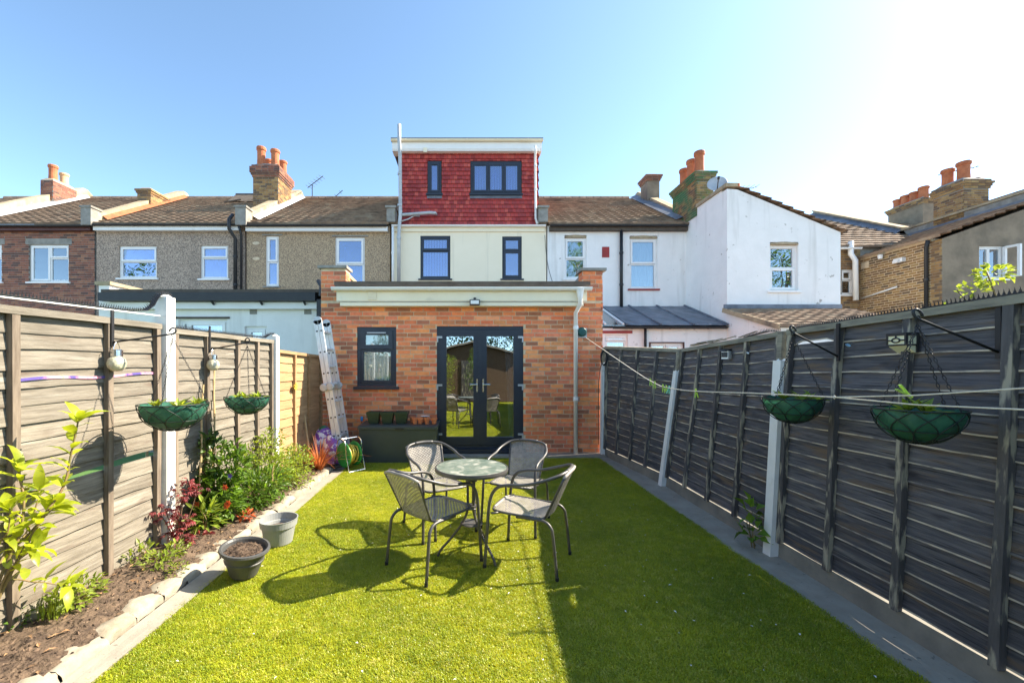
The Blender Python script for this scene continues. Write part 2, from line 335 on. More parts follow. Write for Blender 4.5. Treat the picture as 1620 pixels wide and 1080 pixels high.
M['teal_pl'] = pm('teal_plastic', (.01,.085,.075), (.012,.07,.065), rough=.4, bump=0)
M['yellow_pl'] = pm('yellow_hose', (.62,.48,.08), (.5,.38,.06), rough=.4, bump=0)
M['lime_pl'] = pm('lime_plastic', (.48,.68,.14), (.42,.6,.12), rough=.4, bump=0, trans=(.2,(1.3,1.3,1)))
M['mint_pl'] = pm('mint_plastic', (.25,.68,.5), (.2,.6,.45), rough=.4, bump=0)
M['rope'] = pm('cream_cord', (.74,.68,.56), (.6,.54,.44), sc=60, rough=.8, bump=.3, bsc=200)
M['purple_bag'] = pm('purple_white_sack', (.20,.07,.40), (.74,.74,.78), sc=9, rough=.35, bump=.4, bsc=12, bdist=.03, lo=.5, hi=.54, spots=[((.03,.15,.06), 4, .62, .64)])
M['bird'] = pm('pale_blue_ornament', (.70,.76,.82), (.22,.42,.66), sc=14, rough=.4, bump=0, lo=.5, hi=.58)
M['cream_lens'] = pm('cream_lens', (.72,.69,.48), (.66,.63,.42), rough=.3, bump=0)
M['jar'] = pm('crackle_glass', (.62,.58,.42), (.38,.35,.24), sc=40, rough=.15, bump=.8, bsc=40, bdist=.01, spec=.8)
M['curtain'] = pm('pale_curtain', (.86,.88,.90), (.68,.70,.74), sc=3, rough=.9, bump=0, stretch=(14,1,.3))
M['blind'] = pm('vertical_blind', (.72,.74,.80), (.66,.68,.74), rough=.8, bump=0)
M['leafy_curtain'] = pm('leaf_print_curtain', (.88,.89,.82), (.20,.32,.24), sc=42, rough=.9, bump=0, lo=.60, hi=.62)
M['voile'] = pm('white_voile', (.74,.75,.72), (.68,.69,.66), rough=.9, bump=0, stretch=(20,1,.3))
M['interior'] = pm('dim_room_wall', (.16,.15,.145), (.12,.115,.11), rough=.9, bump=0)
M['red_paint'] = pm('red_paint', (.36,.03,.025), (.28,.03,.025), rough=.5, bump=0)
M['brown_paint'] = pm('brown_paint', (.10,.03,.022), (.08,.025,.02), rough=.5, bump=0)
M['blue_pl'] = pm('blue_plastic', (.05,.30,.62), (.04,.25,.5), rough=.4, bump=0)
M['ribbon_p'] = pm('purple_pink_ribbon', (.10,.07,.28), (.72,.30,.36), sc=5, rough=.8, bump=.2, lo=.45, hi=.55, spots=[((.78,.62,.2), 9, .6, .64)])
M['glass'] = glass('window_glass', .20)
M['glass_tint'] = glass('blue_window_glass', .24, (.38,.5,.85))
M['glass_door'] = glass('door_glass', .34, (.62,.7,.72), 0.0, .03)
M['glass_clear'] = glass('clear_glass', .07, (.92,.95,.95), 0.0, .03)
M['poly'] = glass('polycarbonate', .2, (.7,.78,.8), .15)
# ---------------------------------------------------------------- architecture helpers
def clip_rects(rects, holes):
    """cut axis aligned rects (a0,a1,b0,b1) by holes"""
    out = rects
    for (h0, h1, g0, g1) in holes:
        nx = []
        for (a0, a1, b0, b1) in out:
            if a1 <= h0 or a0 >= h1 or b1 <= g0 or b0 >= g1: nx.append((a0, a1, b0, b1)); continue
            if a0 < h0: nx.append((a0, h0, b0, b1))
            if a1 > h1: nx.append((h1, a1, b0, b1))
            lo, hi = max(a0, h0), min(a1, h1)
            if b0 < g0: nx.append((lo, hi, b0, g0))
            if b1 > g1: nx.append((lo, hi, g1, b1))
        out = nx
    return out

def wall_mb(o, u, ulen, z0, z1, n, holes=(), thick=.25, rev=.14, top=None):
    """wall in the plane through o along u (unit), outward normal n; holes (a0,a1,z0,z1)"""
    mb = MB(); o, u, n = V(o), V(u), V(n)
    def p(a, z, dpt=0.0): q = o + u * a - n * dpt; return (q.x, q.y, z)
    for (a0, a1, b0, b1) in clip_rects([(0, ulen, z0, z1)], holes):
        mb.add([p(a0, b0), p(a1, b0), p(a1, b1), p(a0, b1)], [(0, 1, 2, 3)])
        mb.add([p(a0, b0, thick), p(a1, b0, thick), p(a1, b1, thick), p(a0, b1, thick)], [(3, 2, 1, 0)])
    for (a0, a1, b0, b1) in list(holes) + [(0, ulen, z0, z1)]:
        c = [(a0, b0), (a1, b0), (a1, b1), (a0, b1)]
        for i in range(4):
            q, r = c[i], c[(i + 1) % 4]
            mb.add([p(*q), p(*r), p(*r, thick), p(*q, thick)], [(0, 1, 2, 3)])
    return mb

def brick_cells(ulen, z0, z1, holes, L=.225, H=.075, j=.012, minw=.03, slope=None, jit=0.0):
    cells = []; row = 0; z = z0
    while z + H * .6 < z1:
        a = -L * (.5 if row % 2 else 0) - (L * .25 if row % 5 == 3 else 0)
        while a < ulen:
            r = (max(a + j / 2, 0), min(a + L - j / 2, ulen), z + j / 2, min(z + H - j / 2, z1))
            a += L
            if r[1] - r[0] < minw: continue
            for c in clip_rects([r], holes):
                if c[1] - c[0] > minw and c[3] - c[2] > .02:
                    if slope is None or c[3] < slope((c[0] + c[1]) / 2): cells.append(c)
        z += H; row += 1
    return cells

def brick_mb(mb, o, u, n, cells, proud=.006, depth=.02, rng=R, m=0):
    o, u, n = V(o), V(u), V(n)
    for (a0, a1, b0, b1) in cells:
        pr = proud + rng.uniform(-.0015, .0025)
        A = [o + u * a0, o + u * a1]
        f = [A[0] + n * pr, A[1] + n * pr]; bk = [A[0] - n * depth, A[1] - n * depth]
        vs = [(f[0].x, f[0].y, b0), (f[1].x, f[1].y, b0), (f[1].x, f[1].y, b1), (f[0].x, f[0].y, b1),
              (bk[0].x, bk[0].y, b0), (bk[1].x, bk[1].y, b0), (bk[1].x, bk[1].y, b1), (bk[0].x, bk[0].y, b1)]
        mb.add(vs, [(0,1,2,3),(0,4,5,1),(3,2,6,7),(0,3,7,4),(1,5,6,2)], m, rng.random())
    return mb

def roof_mb(A, B, C, D, rows, cols, rng=R, amp=.012, step=.06, holes=()):
    """eave A->B, ridge D->C; stepped interlocking tiles with a rolled profile"""
    A, B, C, D = V(A), V(B), V(C), V(D); n = (B - A).cross(D - A).normalized()
    if n.z < 0: n = -n
    mb = MB(); sub = 4; K = cols * sub
    def pt(s, t, h): return (A.lerp(B, s)).lerp(D.lerp(C, s), t) + n * h
    for r in range(rows):
        t0, t1 = r / rows, (r + 1) / rows + .2 / rows
        jit = [rng.uniform(-.002, .003) for _ in range(cols + 1)]
        lo, up, ed = [], [], []
        for k in range(K + 1):
            s = k / K; c = [0, .8, 1, .35][k % 4] * amp + jit[min(k // sub, cols)]
            lo.append(pt(s, t0, step + c)); up.append(pt(s, min(t1, 1), c * .9 + .004)); ed.append(pt(s, t0, -.01))
        vs = lo + up + ed; q = K + 1
        fs = [(k, k + 1, q + k + 1, q + k) for k in range(K)] + [(2*q + k, 2*q + k + 1, k + 1, k) for k in range(K)]
        mb.add(vs, fs)
    return mb

def window(root, x0, x1, z0, z1, y, fm, lights, glassm, n=-1, sill=None, fw=.06, inset=.05, drape=None, dm=None, label=None, dd=.13):
    """window in a wall whose outer face is at y (facing -y); lights are (u0,u1,w0,w1,opening)"""
    mb = MB(); W, H = x1 - x0, z1 - z0; yf = y + inset
    def bar(a0, a1, b0, b1, y0, y1): mb.box(a0, a1, y0, y1, b0, b1)
    bar(x0, x0 + fw * .7, z0, z1, yf, yf + .07); bar(x1 - fw * .7, x1, z0, z1, yf, yf + .07)
    bar(x0 + fw * .7, x1 - fw * .7, z1 - fw * .7, z1, yf, yf + .07); bar(x0 + fw * .7, x1 - fw * .7, z0, z0 + fw * .7, yf, yf + .07)
    panes = []
    ix0, ix1, iz0, iz1 = x0 + fw * .7, x1 - fw * .7, z0 + fw * .7, z1 - fw * .7
    for (u0, u1, w0, w1, op) in lights:
        a0, a1 = ix0 + (ix1 - ix0) * u0, ix0 + (ix1 - ix0) * u1; b0, b1 = iz0 + (iz1 - iz0) * w0, iz0 + (iz1 - iz0) * w1
        a0 += .004; a1 -= .004; b0 += .004; b1 -= .004
        f2 = fw * (.9 if op else .5); fy = yf - (.018 if op else -.008)
        bar(a0, a0 + f2, b0, b1, fy, fy + .06); bar(a1 - f2, a1, b0, b1, fy, fy + .06)
        bar(a0 + f2, a1 - f2, b1 - f2, b1, fy, fy + .06); bar(a0 + f2, a1 - f2, b0, b0 + f2, fy, fy + .06)
        panes.append((a0 + f2, a1 - f2, b0 + f2, b1 - f2, fy + .03))
    f = mb.build('window', M[fm], root, label=label)
    for (a0, a1, b0, b1, py) in panes:
        g = MB().box(a0 - .004, a1 + .004, py, py + .008, b0 - .004, b1 + .004); g.build('pane', M[glassm], f)
    if sill:
        MB().box(x0 - .06, x1 + .06, y - .06, y + inset, z0 - .05, z0 - .002).build('sill', M[sill], f)
    if drape:
        d = MB(); yy = yf + dd
        if drape == 'blind':
            k = max(4, int(W / .085))
            for i in range(k):
                c = x0 + W * (i + .5) / k; d.obox((c, yy, (z0 + z1) / 2), (.036, .018, 0), (0, .0008, 0), (0, 0, H / 2 - .02))
        else:
            k = max(8, int(W / .02))
            d.sheet(lambda s, t: V((x0 + W * s, yy + .018 * math.sin(s * k * .9) + .008 * math.sin(s * k * 2.3), z0 + H * t)), k * 2, 1)
        d.build('blind' if drape == 'blind' else 'curtain', M[dm or ('blind' if drape == 'blind' else 'voile')], f)
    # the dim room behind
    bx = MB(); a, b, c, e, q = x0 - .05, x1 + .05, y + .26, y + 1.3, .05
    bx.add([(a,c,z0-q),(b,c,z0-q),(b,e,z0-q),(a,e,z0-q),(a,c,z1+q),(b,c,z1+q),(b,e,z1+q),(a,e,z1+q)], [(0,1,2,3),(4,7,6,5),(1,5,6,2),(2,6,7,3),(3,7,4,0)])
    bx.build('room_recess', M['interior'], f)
    return f

def pots(root, par, spec):
    for (x, y, z, r, h, mt) in spec:
        mb = MB(); mb.lathe((x, y, z), [(r * 1.08, -.06), (r, .0), (r * .93, h * .45), (r * .95, h * .8), (r * 1.12, h * .84), (r * 1.15, h * .95), (r * 1.05, h), (r * .8, h), (r * .78, h * .7), (0, h * .68)], 16)
        mb.build('chimney_pot', M[mt], par, smooth=False)

def chimney(root, x0, x1, y0, y1, z0, z1, mat, potspec=(), corbel=3, capmat='mortar_grey', faced=None, topmat=None):
    core = MB(); core.box(x0, x1, y0, y1, z0, z1 - corbel * .075)
    st = core.build('chimney', M[faced or 'mortar_grey'], root)
    skin = MB()
    zt = z1 - corbel * .075
    faces = lambda a0, a1, b0, b1: (((a0, b0, 0), (1,0,0), a1 - a0, (0,-1,0)), ((a1, b0, 0), (0,1,0), b1 - b0, (1,0,0)), ((a1, b1, 0), (-1,0,0), a1 - a0, (0,1,0)), ((a0, b1, 0), (0,-1,0), b1 - b0, (-1,0,0)))
    if not faced:
        for o, u, L, n in faces(x0, x1, y0, y1): brick_mb(skin, o, u, n, brick_cells(L, z0, zt, ()))
        skin.build('stack_brick', M[mat], st, kind='stuff')
    if corbel:
        cb = MB(); ck = MB()
        for i in range(corbel):
            e = [.03, .06, .09][min(i, 2)] - (.05 if (i == corbel - 1 and corbel > 3) else 0)
            za = zt + i * .075
            cb.box(x0 - e, x1 + e, y0 - e, y1 + e, za + .001, za + .0755 - .001)
            for o, u, L, n in faces(x0 - e, x1 + e, y0 - e, y1 + e): brick_mb(ck, o, u, n, brick_cells(L, za, za + .075, ()))
        cc = cb.build('corbel', M['mortar_grey'], st)
        ck.build('corbel_brick', M[topmat or mat], st, kind='stuff')
    fl = MB(); hx, hy = (x0 + x1) / 2, (y0 + y1) / 2
    fl.add([(x0, y0, z1), (x1, y0, z1), (x1, y1, z1), (x0, y1, z1), (x0+.1, y0+.1, z1+.1), (x1-.1, y0+.1, z1+.1), (x1-.1, y1-.1, z1+.1), (x0+.1, y1-.1, z1+.1)],
           [(0,1,5,4),(1,2,6,5),(2,3,7,6),(3,0,4,7),(4,5,6,7)])
    fl.build('flaunching', M[capmat], st)
    pots(root, st, potspec)
    return st

def gutter(root, x0, x1, y, z, mat, r=.055, name='gutter', brackets=True):
    mb = MB(); k = 8
    pf = [(y + r * math.cos(math.pi + math.pi * i / k), z + r * math.sin(math.pi + math.pi * i / k)) for i in range(k + 1)]
    pf += [(y + (r - .006) * math.cos(2 * math.pi - math.pi * i / k), z + (r - .006) * math.sin(2 * math.pi - math.pi * i / k)) for i in range(k + 1)]
    mb.prism_x(pf, x0, x1)
    g = mb.build(name, M[mat], root)
    if brackets:
        b = MB(); n = max(2, int((x1 - x0) / .9))
        for i in range(n):
            xx = x0 + (x1 - x0) * (i + .5) / n
            b.prism_x([(y + (r + .006) * math.cos(math.pi + math.pi * i2 / 8), z + (r + .006) * math.sin(math.pi + math.pi * i2 / 8)) for i2 in range(9)], xx - .02, xx + .02)
        b.build('gutter_bracket', M[mat], g, kind='stuff')
    return g

def party(root, x0, x1, ye, ze, yr, zr, up=.28, mat='stone_cope', blk=True, name='party_parapet', flash=None, fm='lead', back=True):
    """upstand between two roofs following the slope, with a kneeler block at the eaves"""
    mb = MB(); yb = 2 * yr - ye
    poly = [(ye + .25, ze - .1), (yr, zr - .25), (yr, zr + up), (ye + .25, ze + .15 + up)]
    if back: poly = [(ye + .25, ze - .1), (yr, zr - .25), (yb, ze - .3), (yb, ze + up), (yr + .1, zr + up), (yr - .1, zr + up), (ye + .25, ze + .12 + up)]
    mb.prism_x(poly, x0, x1)
    o = mb.build(name, M[mat], root)
    if blk:
        b = MB(); b.box(x0 - .01, x1 + .01, ye - .12, ye + .248, ze - .08, ze + .47)
        b.box(x0 - .04, x1 + .04, ye - .15, ye + .28, ze + .472, ze + .53); b.build('kneeler', M['stone_grey'], o)
    if flash:
        sgn, w = flash
        xa = x1 if sgn > 0 else x0
        s = (zr - ze) / (yr - ye); f = MB()
        f.add([(xa + sgn * .008, ye + .3, ze + .36), (xa + sgn * .008, yr - .05, zr + .16), (xa + sgn * (.02 + w), yr - .05, zr + .055), (xa + sgn * (.02 + w), ye + .3, ze + .24)], [(0,1,2,3)])
        f.build('flashing', M[fm], o)
    return o

def pipe(root, pts, r, mat, name='drainpipe', clips=()):
    mb = MB(); mb.tube(pts, r, 10)
    o = mb.build(name, M[mat], root, smooth=True)
    if clips:
        c = MB()
        for p in clips: c.lathe((p[0], p[1], p[2]), [(r * 1.3, -.03), (r * 1.3, .03)], 10)
        c.build('pipe_clip', M[mat], o, kind='stuff')
    return o

def struct(o, k='structure'): o['kind'] = k; return o

# ---------------------------------------------------------------- ground
g = MB(); g.box(-400, 400, -300, 900, -.6, -.05); struct(g.build('ground', M['earth'], loc=(0, 0, -.05)))
g = MB(); g.box(-9.5, -2.8, -6, 7.6, -.3, -.03); struct(g.build('neighbour_lawn', M['lawn'], loc=(-6, 0, -.03)))
D2 = 13.2
def H(px, py): p = P(px, py, D2); return p.x, p.z

# turf: a backing sheet with short blades scattered over it
TX0, TX1, TY0, TY1 = -1.86, 2.22, -3.3, 6.95
tb = MB()
def turf_pt(s, t):
    y = TY0 + (TY1 - TY0) * t; x = TX0 + (TX1 + .08 * (1 - t) - TX0) * s
    z = .006 + .006 * mnoise.noise(V((x * 1.3, y * 1.3, 0)))
    if 1.7 < y < 3.0:
        for sm in SEAMS:
            for a, b in zip(sm, sm[1:]):
                dx, dy = b[0] - a[0], b[1] - a[1]; q = max(0, min(1, ((x - a[0]) * dx + (y - a[1]) * dy) / (dx * dx + dy * dy)))
                d = math.hypot(x - a[0] - q * dx, y - a[1] - q * dy); z -= .016 * math.exp(-(d / .017) ** 2) * (.6 + .8 * mnoise.noise(V((x * 6, y * 6, 9))))
    return V((x, y, z))
SEAMS = [[(-1.63, 2.395), (-1.02, 2.276), (-.617, 2.21), (-.33, 2.14), (-.06, 2.06)], [(-.136, 2.515), (.175, 2.26), (.45, 2.07)], [(1.1, 2.58), (1.4, 2.63), (1.75, 2.60)]]
tb.sheet(turf_pt, 150, 340)
turf = struct(tb.build('turf', M['turf_base'], loc=(0, 0, 0)))

def blade_mat():
    m, t, b = nodes('turf_blade'); L = t.links.new
    gm = N(t, 'ShaderNodeNewGeometry'); n1 = N(t, 'ShaderNodeTexNoise'); n1.inputs['Scale'].default_value = 1.3; n1.inputs['Detail'].default_value = 3
    L(gm.outputs['Position'], n1.inputs['Vector'])
    oi = N(t, 'ShaderNodeObjectInfo')
    r1 = ramp_node(t, [(.0, (.145, .25, .024)), (.5, (.335, .43, .028)), (.85, (.50, .56, .03)), (1, (.64, .62, .2))]); L(oi.outputs['Random'], r1.inputs[0])
    r2 = ramp_node(t, [(.3, (.78, .82, .8)), (.7, (1.18, 1.14, 1))]); L(n1.outputs['Fac'], r2.inputs[0])
    c = mixc(t, 1.0, r1.outputs[0], r2.outputs[0], 'MULTIPLY'); L(c, b.inputs['Base Color'])
    b.inputs['Roughness'].default_value = .36; b.inputs['Specular IOR Level'].default_value = .5
    tr = N(t, 'ShaderNodeBsdfTranslucent'); L(mixc(t, 1.0, r2.outputs[0], (.74, .62, .03), 'MULTIPLY'), tr.inputs[0])
    ms = N(t, 'ShaderNodeMixShader'); ms.inputs[0].default_value = .35
    L(b.outputs[0], ms.inputs[1]); L(tr.outputs[0], ms.inputs[2]); L(ms.outputs[0], t.nodes['Material Output'].inputs[0]); return m
M['blade'] = blade_mat()

def tuft_object(name, k, h, sp, wd, mat, seed):
    rg = random.Random(seed); mb = MB()
    for i in range(k):
        x, y = rg.uniform(-sp, sp), rg.uniform(-sp, sp); a = rg.uniform(0, 6.283); ln = h * rg.uniform(.6, 1.15); be = rg.uniform(.25, .9)
        d = V((math.cos(a), math.sin(a), 0)); s = V((-d.y, d.x, 0)) * wd
        p0 = V((x, y, 0)); p1 = p0 + d * ln * be * .35 + V((0, 0, ln * .6)); p2 = p0 + d * ln * be + V((0, 0, ln * (1 - .35 * be)))
        mb.add([p0 - s, p0 + s, p1 + s * .8, p1 - s * .8, p2], [(0, 1, 2, 3), (3, 2, 4)])
    return bpy.data.objects.new(name, mesh_from(name, mb.v, mb.f, M[mat]))

def scatter(name, base_mb, tuft, density, seed, mat, smin=.75, smax=1.25, label=None, loc=(0, 0, 0)):
    o = base_mb.build(name, M[mat], loc=loc); o['kind'] = 'stuff'
    ng = bpy.data.node_groups.new(name, 'GeometryNodeTree')
    ng.interface.new_socket('Geometry', in_out='INPUT', socket_type='NodeSocketGeometry')
    ng.interface.new_socket('Geometry', in_out='OUTPUT', socket_type='NodeSocketGeometry')
    A = lambda ty: ng.nodes.new(ty)
    gi, go = A('NodeGroupInput'), A('NodeGroupOutput')
    dp = A('GeometryNodeDistributePointsOnFaces'); dp.distribute_method = 'RANDOM'; dp.inputs['Density'].default_value = density; dp.inputs['Seed'].default_value = seed
    ob = A('GeometryNodeObjectInfo'); ob.inputs['Object'].default_value = tuft; ob.inputs['As Instance'].default_value = True
    ip = A('GeometryNodeInstanceOnPoints')
    rv = A('FunctionNodeRandomValue'); rv.data_type = 'FLOAT_VECTOR'; rv.inputs[0].default_value = (-.12, -.12, 0); rv.inputs[1].default_value = (.12, .12, 6.283)
    rs = A('FunctionNodeRandomValue'); rs.data_type = 'FLOAT'; rs.inputs[2].default_value = smin; rs.inputs[3].default_value = smax
    L = ng.links.new
    L(gi.outputs[0], dp.inputs[0]); L(dp.outputs[0], ip.inputs[0]); L(ob.outputs['Geometry'], ip.inputs['Instance'])
    L(rv.outputs[0], ip.inputs['Rotation']); L(rs.outputs[1], ip.inputs['Scale'])
    L(ip.outputs[0], go.inputs[0])
    md = o.modifiers.new('scatter', 'NODES'); md.node_group = ng
    return o
tuft = tuft_object('turf_tuft', 18, .017, .017, .0015, 'blade', 3)
tb2 = MB(); tb2.sheet(lambda s, t: turf_pt(s, t * .99 + .005) + V((0, 0, .001)), 150, 340)
tg = scatter('artificial_grass', tb2, tuft, 4600, 5, 'blade')
tg['label'] = 'short green artificial grass covering the garden floor'

# concrete margins
cm = MB(); cm.sheet(lambda s, t: V((-1.988 + .148 * s, TY0 + 9.35 * t, .018 + .004 * mnoise.noise(V((s * 2, t * 20, 1))))), 3, 60)
cm.box(-1.988, -1.84, TY0, TY0 + 9.35, -.05, .012); struct(cm.build('concrete_path', M['conc'], loc=(-1.93, 0, 0)))
cm = MB()
def rmargin(s, t):
    y = TY0 + (7.18 - TY0) * t; xi = TX1 + .08 * (1 - t) - .02 + .02 * mnoise.noise(V((0, y * 2, 3)))
    return V((xi + (2.62 - xi) * s, y, .022 - .012 * (1 - s) + .008 * mnoise.noise(V((s * 3, y * 3, 1)))))
cm.sheet(rmargin, 8, 90); struct(cm.build('concrete_strip', M['conc'], loc=(2.4, 0, 0)))
cm = MB(); cm.box(-2.56, 2.36, 6.93, 7.185, -.05, .045); struct(cm.build('paved_strip', M['conc'], loc=(0, 7, 0)))
# planting bed
sb = MB()
def bed(s, t):
    y = TY0 + (7.15 - TY0) * t; x = -2.72 + .66 * s
    return V((x, y, .055 + .03 * math.sin(s * 3.1) + .022 * mnoise.noise(V((x * 9, y * 9, 0))) + .012 * mnoise.noise(V((x * 25, y * 25, 4)))))
sb.sheet(bed, 26, 300); struct(sb.build('soil', M['soil'], loc=(-2.4, 0, 0)))
ck = MB(); rc = random.Random(11)
for i in range(1500):
    s, t = rc.random(), .42 + .52 * rc.random() ** 1.3; p = bed(s, t); q = rc.uniform(.004, .016)
    a = [V((rc.uniform(-1,1), rc.uniform(-1,1), rc.uniform(-.6,.6))).normalized() * q * rc.uniform(.6,1.2) for _ in range(3)]
    ck.add([p + a[0], p - a[0], p + a[1], p - a[1], p + V((0,0,q)), p - V((0,0,q*.5))], [(0,2,4),(2,1,4),(1,3,4),(3,0,4),(0,3,5),(3,1,5),(1,2,5),(2,0,5)], 0, rc.random())
o = ck.build('soil_crumbs', M['soil_clod'], loc=(-2.4, 2, .05)); o['kind'] = 'stuff'

lm = MB(); rl = random.Random(19)
for i in range(260):
    s, t = rl.random(), .40 + .5 * rl.random() ** 1.2; q = bed(s, t) + V((0, 0, .008)); a = rl.uniform(0, 6.28)
    lm.leaf(q, V((math.cos(a), math.sin(a), rl.uniform(-.1, .4))), (0, 0, 1), rl.uniform(.02, .055), rl.uniform(.008, .022), rl.random(), droop=rl.uniform(-.2, .4))
M['dry_leaf'] = pm('dry_leaf', (.34,.22,.11), (.22,.12,.06), sc=6, rough=.9, bump=0, tone=True, rnd=.6)
o = lm.build('leaf_litter', M['dry_leaf'], loc=(-2.4, 2, .06)); o['kind'] = 'stuff'
# ---------------------------------------------------------------- terrace houses behind
EZ = 6.12; RZ = 8.63; YR = 17.2
def shell(root, x0, x1, yf, yb, zt, mat='pebble'):
    """back and side walls that close the house"""
    mb = MB(); mb.box(x0, x1, yb - .2, yb, -.05, zt); mb.box(x0, x0 + .1, yf + .3, yb - .2, -.05, zt - .12); mb.box(x1 - .1, x1, yf + .3, yb - .2, -.05, zt - .12)
    return mb.build('rear_wall', M[mat], root)
def back_roof(root, x0, x1, ze=EZ, zr=RZ, yr=YR, ye=13.0):
    mb = MB(); yb = 2 * yr - ye
    mb.add([(x0, yr + .02, zr), (x1, yr + .02, zr), (x1, yb, ze), (x0, yb, ze)], [(0, 1, 2, 3)])
    for i in range(int((x1 - x0) / .3)):
        xx = x0 + .15 + i * .3; mb.lathe((xx, yr, zr + .0), [(.12, -.14), (.12, .14)], 8, axis=(V((0,1,0)), V((0,0,1)), V((1,0,0))))
    return mb.build('ridge', M['roof'], root)

# --- house A: dark brick, far left
xa0, xa1 = -19.5, -12.08
tA = thing('terraced_house', 'dark red brick terraced house at far left with pale concrete lintels', 'house', (xa0 + 3, D2, -.05))
w1 = (*[H(46, 0)[0], H(109, 0)[0]], H(0, 446)[1], H(0, 387)[1]); w2 = (H(-48, 0)[0], H(3, 0)[0], H(0, 446)[1], H(0, 387)[1])
hl = [(a - xa0, b - xa0, c, d) for a, b, c, d in (w1, w2)]
wall_mb((xa0, D2, 0), (1,0,0), xa1 - xa0, -.05, EZ, (0,-1,0), hl).build('wall', M['mortar_grey'], tA)
lint = [(a - .1 - xa0, b + .1 - xa0, d, d + .2) for a, b, c, d in (w1, w2)]
cells = brick_cells(xa1 - xa0, 2.4, EZ - .12, hl + lint)
cells = [c for c in cells if c[1] + xa0 > -15.4]
brick_mb(MB(), (0,0,0), (1,0,0), (0,-1,0), [])
rb = random.Random(2); near = [c for c in cells]
mbk = brick_mb(MB(), (xa0, D2, 0), (1,0,0), (0,-1,0), near, rng=rb); mbk.build('brick', M['brick_dark'], tA, kind='stuff')
for (a, b, c, d) in (w1, w2):
    MB().box(a - .1, b + .1, D2 - .012, D2 + .1, d + .004, d + .196).build('lintel', M['stone_grey'], tA)
    window(tA, a, b, c, d, D2, 'upvc', [(0, .5, 0, 1, True), (.5, 1, .66, 1, True), (.5, 1, 0, .66, False)], 'glass', sill='upvc', drape='net')
roof_mb((xa0, D2 - .22, EZ - .02), (xa1, D2 - .22, EZ - .02), (xa1, YR, RZ), (xa0, YR, RZ), 20, 24).build('roof', M['roof'], tA, kind='stuff')
back_roof(tA, xa0, xa1); shell(tA, xa0, xa1, D2, 21.2, EZ)
gutter(tA, xa0, xa1 + .1, D2 - .24, EZ - .06, 'black_pl')
MB().box(xa0, xa1, D2 - .16, D2 - .02, EZ - .2, EZ - .06).build('fascia', M['brown_paint'], tA)
party(tA, -16.45, -16.12, 13.0, EZ, YR, RZ, up=.42, flash=(1, .3), fm='upvc', blk=False)
chimney(tA, -16.5, -16.02, 15.75, 16.7, 8.0, 8.78, 'brick_dark', [(-16.25, 15.98, 8.82, .14, .62, 'terracotta'), (-16.25, 16.42, 8.82, .14, .5, 'buff')], corbel=0, capmat='stone_cope')

# --- house B: grey pebbledash with two white windows
xb0, xb1 = -12.02, -7.22
tB = thing('terraced_house', 'grey pebbledash terraced house with two white windows beside the dark brick house', 'house', (xb0 + 2, D2, -.05))
wB = [(H(188,0)[0], H(248,0)[0], H(0,440)[1], H(0,389)[1]), (H(317,0)[0], H(361,0)[0], H(0,441)[1], H(0,388)[1])]
wall_mb((xb0, D2, 0), (1,0,0), xb1 - xb0, -.05, EZ, (0,-1,0), [(a - xb0, b - xb0, c, d) for a, b, c, d in wB]).build('wall', M['pebble'], tB)
for (a, b, c, d), ft in zip(wB, (.53, .64)):
    window(tB, a, b, c, d, D2, 'upvc', [(0, 1, ft, 1, True), (0, 1, 0, ft, False)], 'glass_tint', sill='upvc', drape='net' if ft > .6 else None)
rB = roof_mb((xb0, D2 - .22, EZ - .02), (xb1, D2 - .22, EZ - .02), (xb1, YR, RZ), (xb0, YR, RZ), 20, 16).build('roof', M['roof'], tB, kind='stuff')
back_roof(tB, xb0, xb1); shell(tB, xb0, xb1, D2, 21.2, EZ)
MB().box(xb0 + .05, xb1 - .1, D2 - .18, D2 - .02, EZ - .2, EZ - .06).build('fascia', M['upvc'], tB)
gutter(tB, xb0, xb1 - .12, D2 - .24, EZ - .03, 'black_pl')
q = MB(); y0 = 16.0; s = (RZ - EZ) / (YR - 13)
q.add([(-9.55, y0 + .2, EZ + (y0 + .2 - 13) * s + .1), (-8.45, y0 + .2, EZ + (y0 + .2 - 13) * s + .1), (-8.3, y0 + .85, EZ + (y0 + .85 - 13) * s + .24), (-9.6, y0 + .85, EZ + (y0 + .85 - 13) * s + .24)], [(0,1,2,3)])
q.box(-9.6, -8.3, y0 + .85, y0 + .9, EZ + (y0 + .85 - 13) * s, EZ + (y0 + .85 - 13) * s + .3); q.beam((-9.6, y0 + .1, 8.05), (-9.0, y0 + .2, 8.2), .05, .04); q.beam((-8.9, y0 + .15, 8.05), (-8.3, y0 + .5, 8.4), .05, .04)
q.build('roof_hatch', M['felt'], tB)
party(tB, -12.22, -11.92, 13.0, EZ, YR, RZ, up=.3, flash=(1, .16), fm='terracotta')
chimney(tB, -12.36, -11.86, 15.25, 16.3, 7.4, 8.2, 'brick_stock', [], corbel=2, topmat='brick_stock')
pipe(tB, [(-7.55, D2 - .1, EZ + .32), (-7.55, D2 - .3, EZ + .1), (-7.55, D2 - .3, EZ - .2), (-7.47, D2 - .1, EZ - .45), (-7.47, D2 - .1, 2.8)], .055, 'black_pl', 'soil_pipe', [(-7.47, D2 - .1, 5.1), (-7.47, D2 - .1, 4.2)])
pipe(tB, [(-7.28, D2 - .25, EZ - .08), (-7.28, D2 - .1, EZ - .3), (-7.28, D2 - .1, 2.8)], .04, 'black_pl')

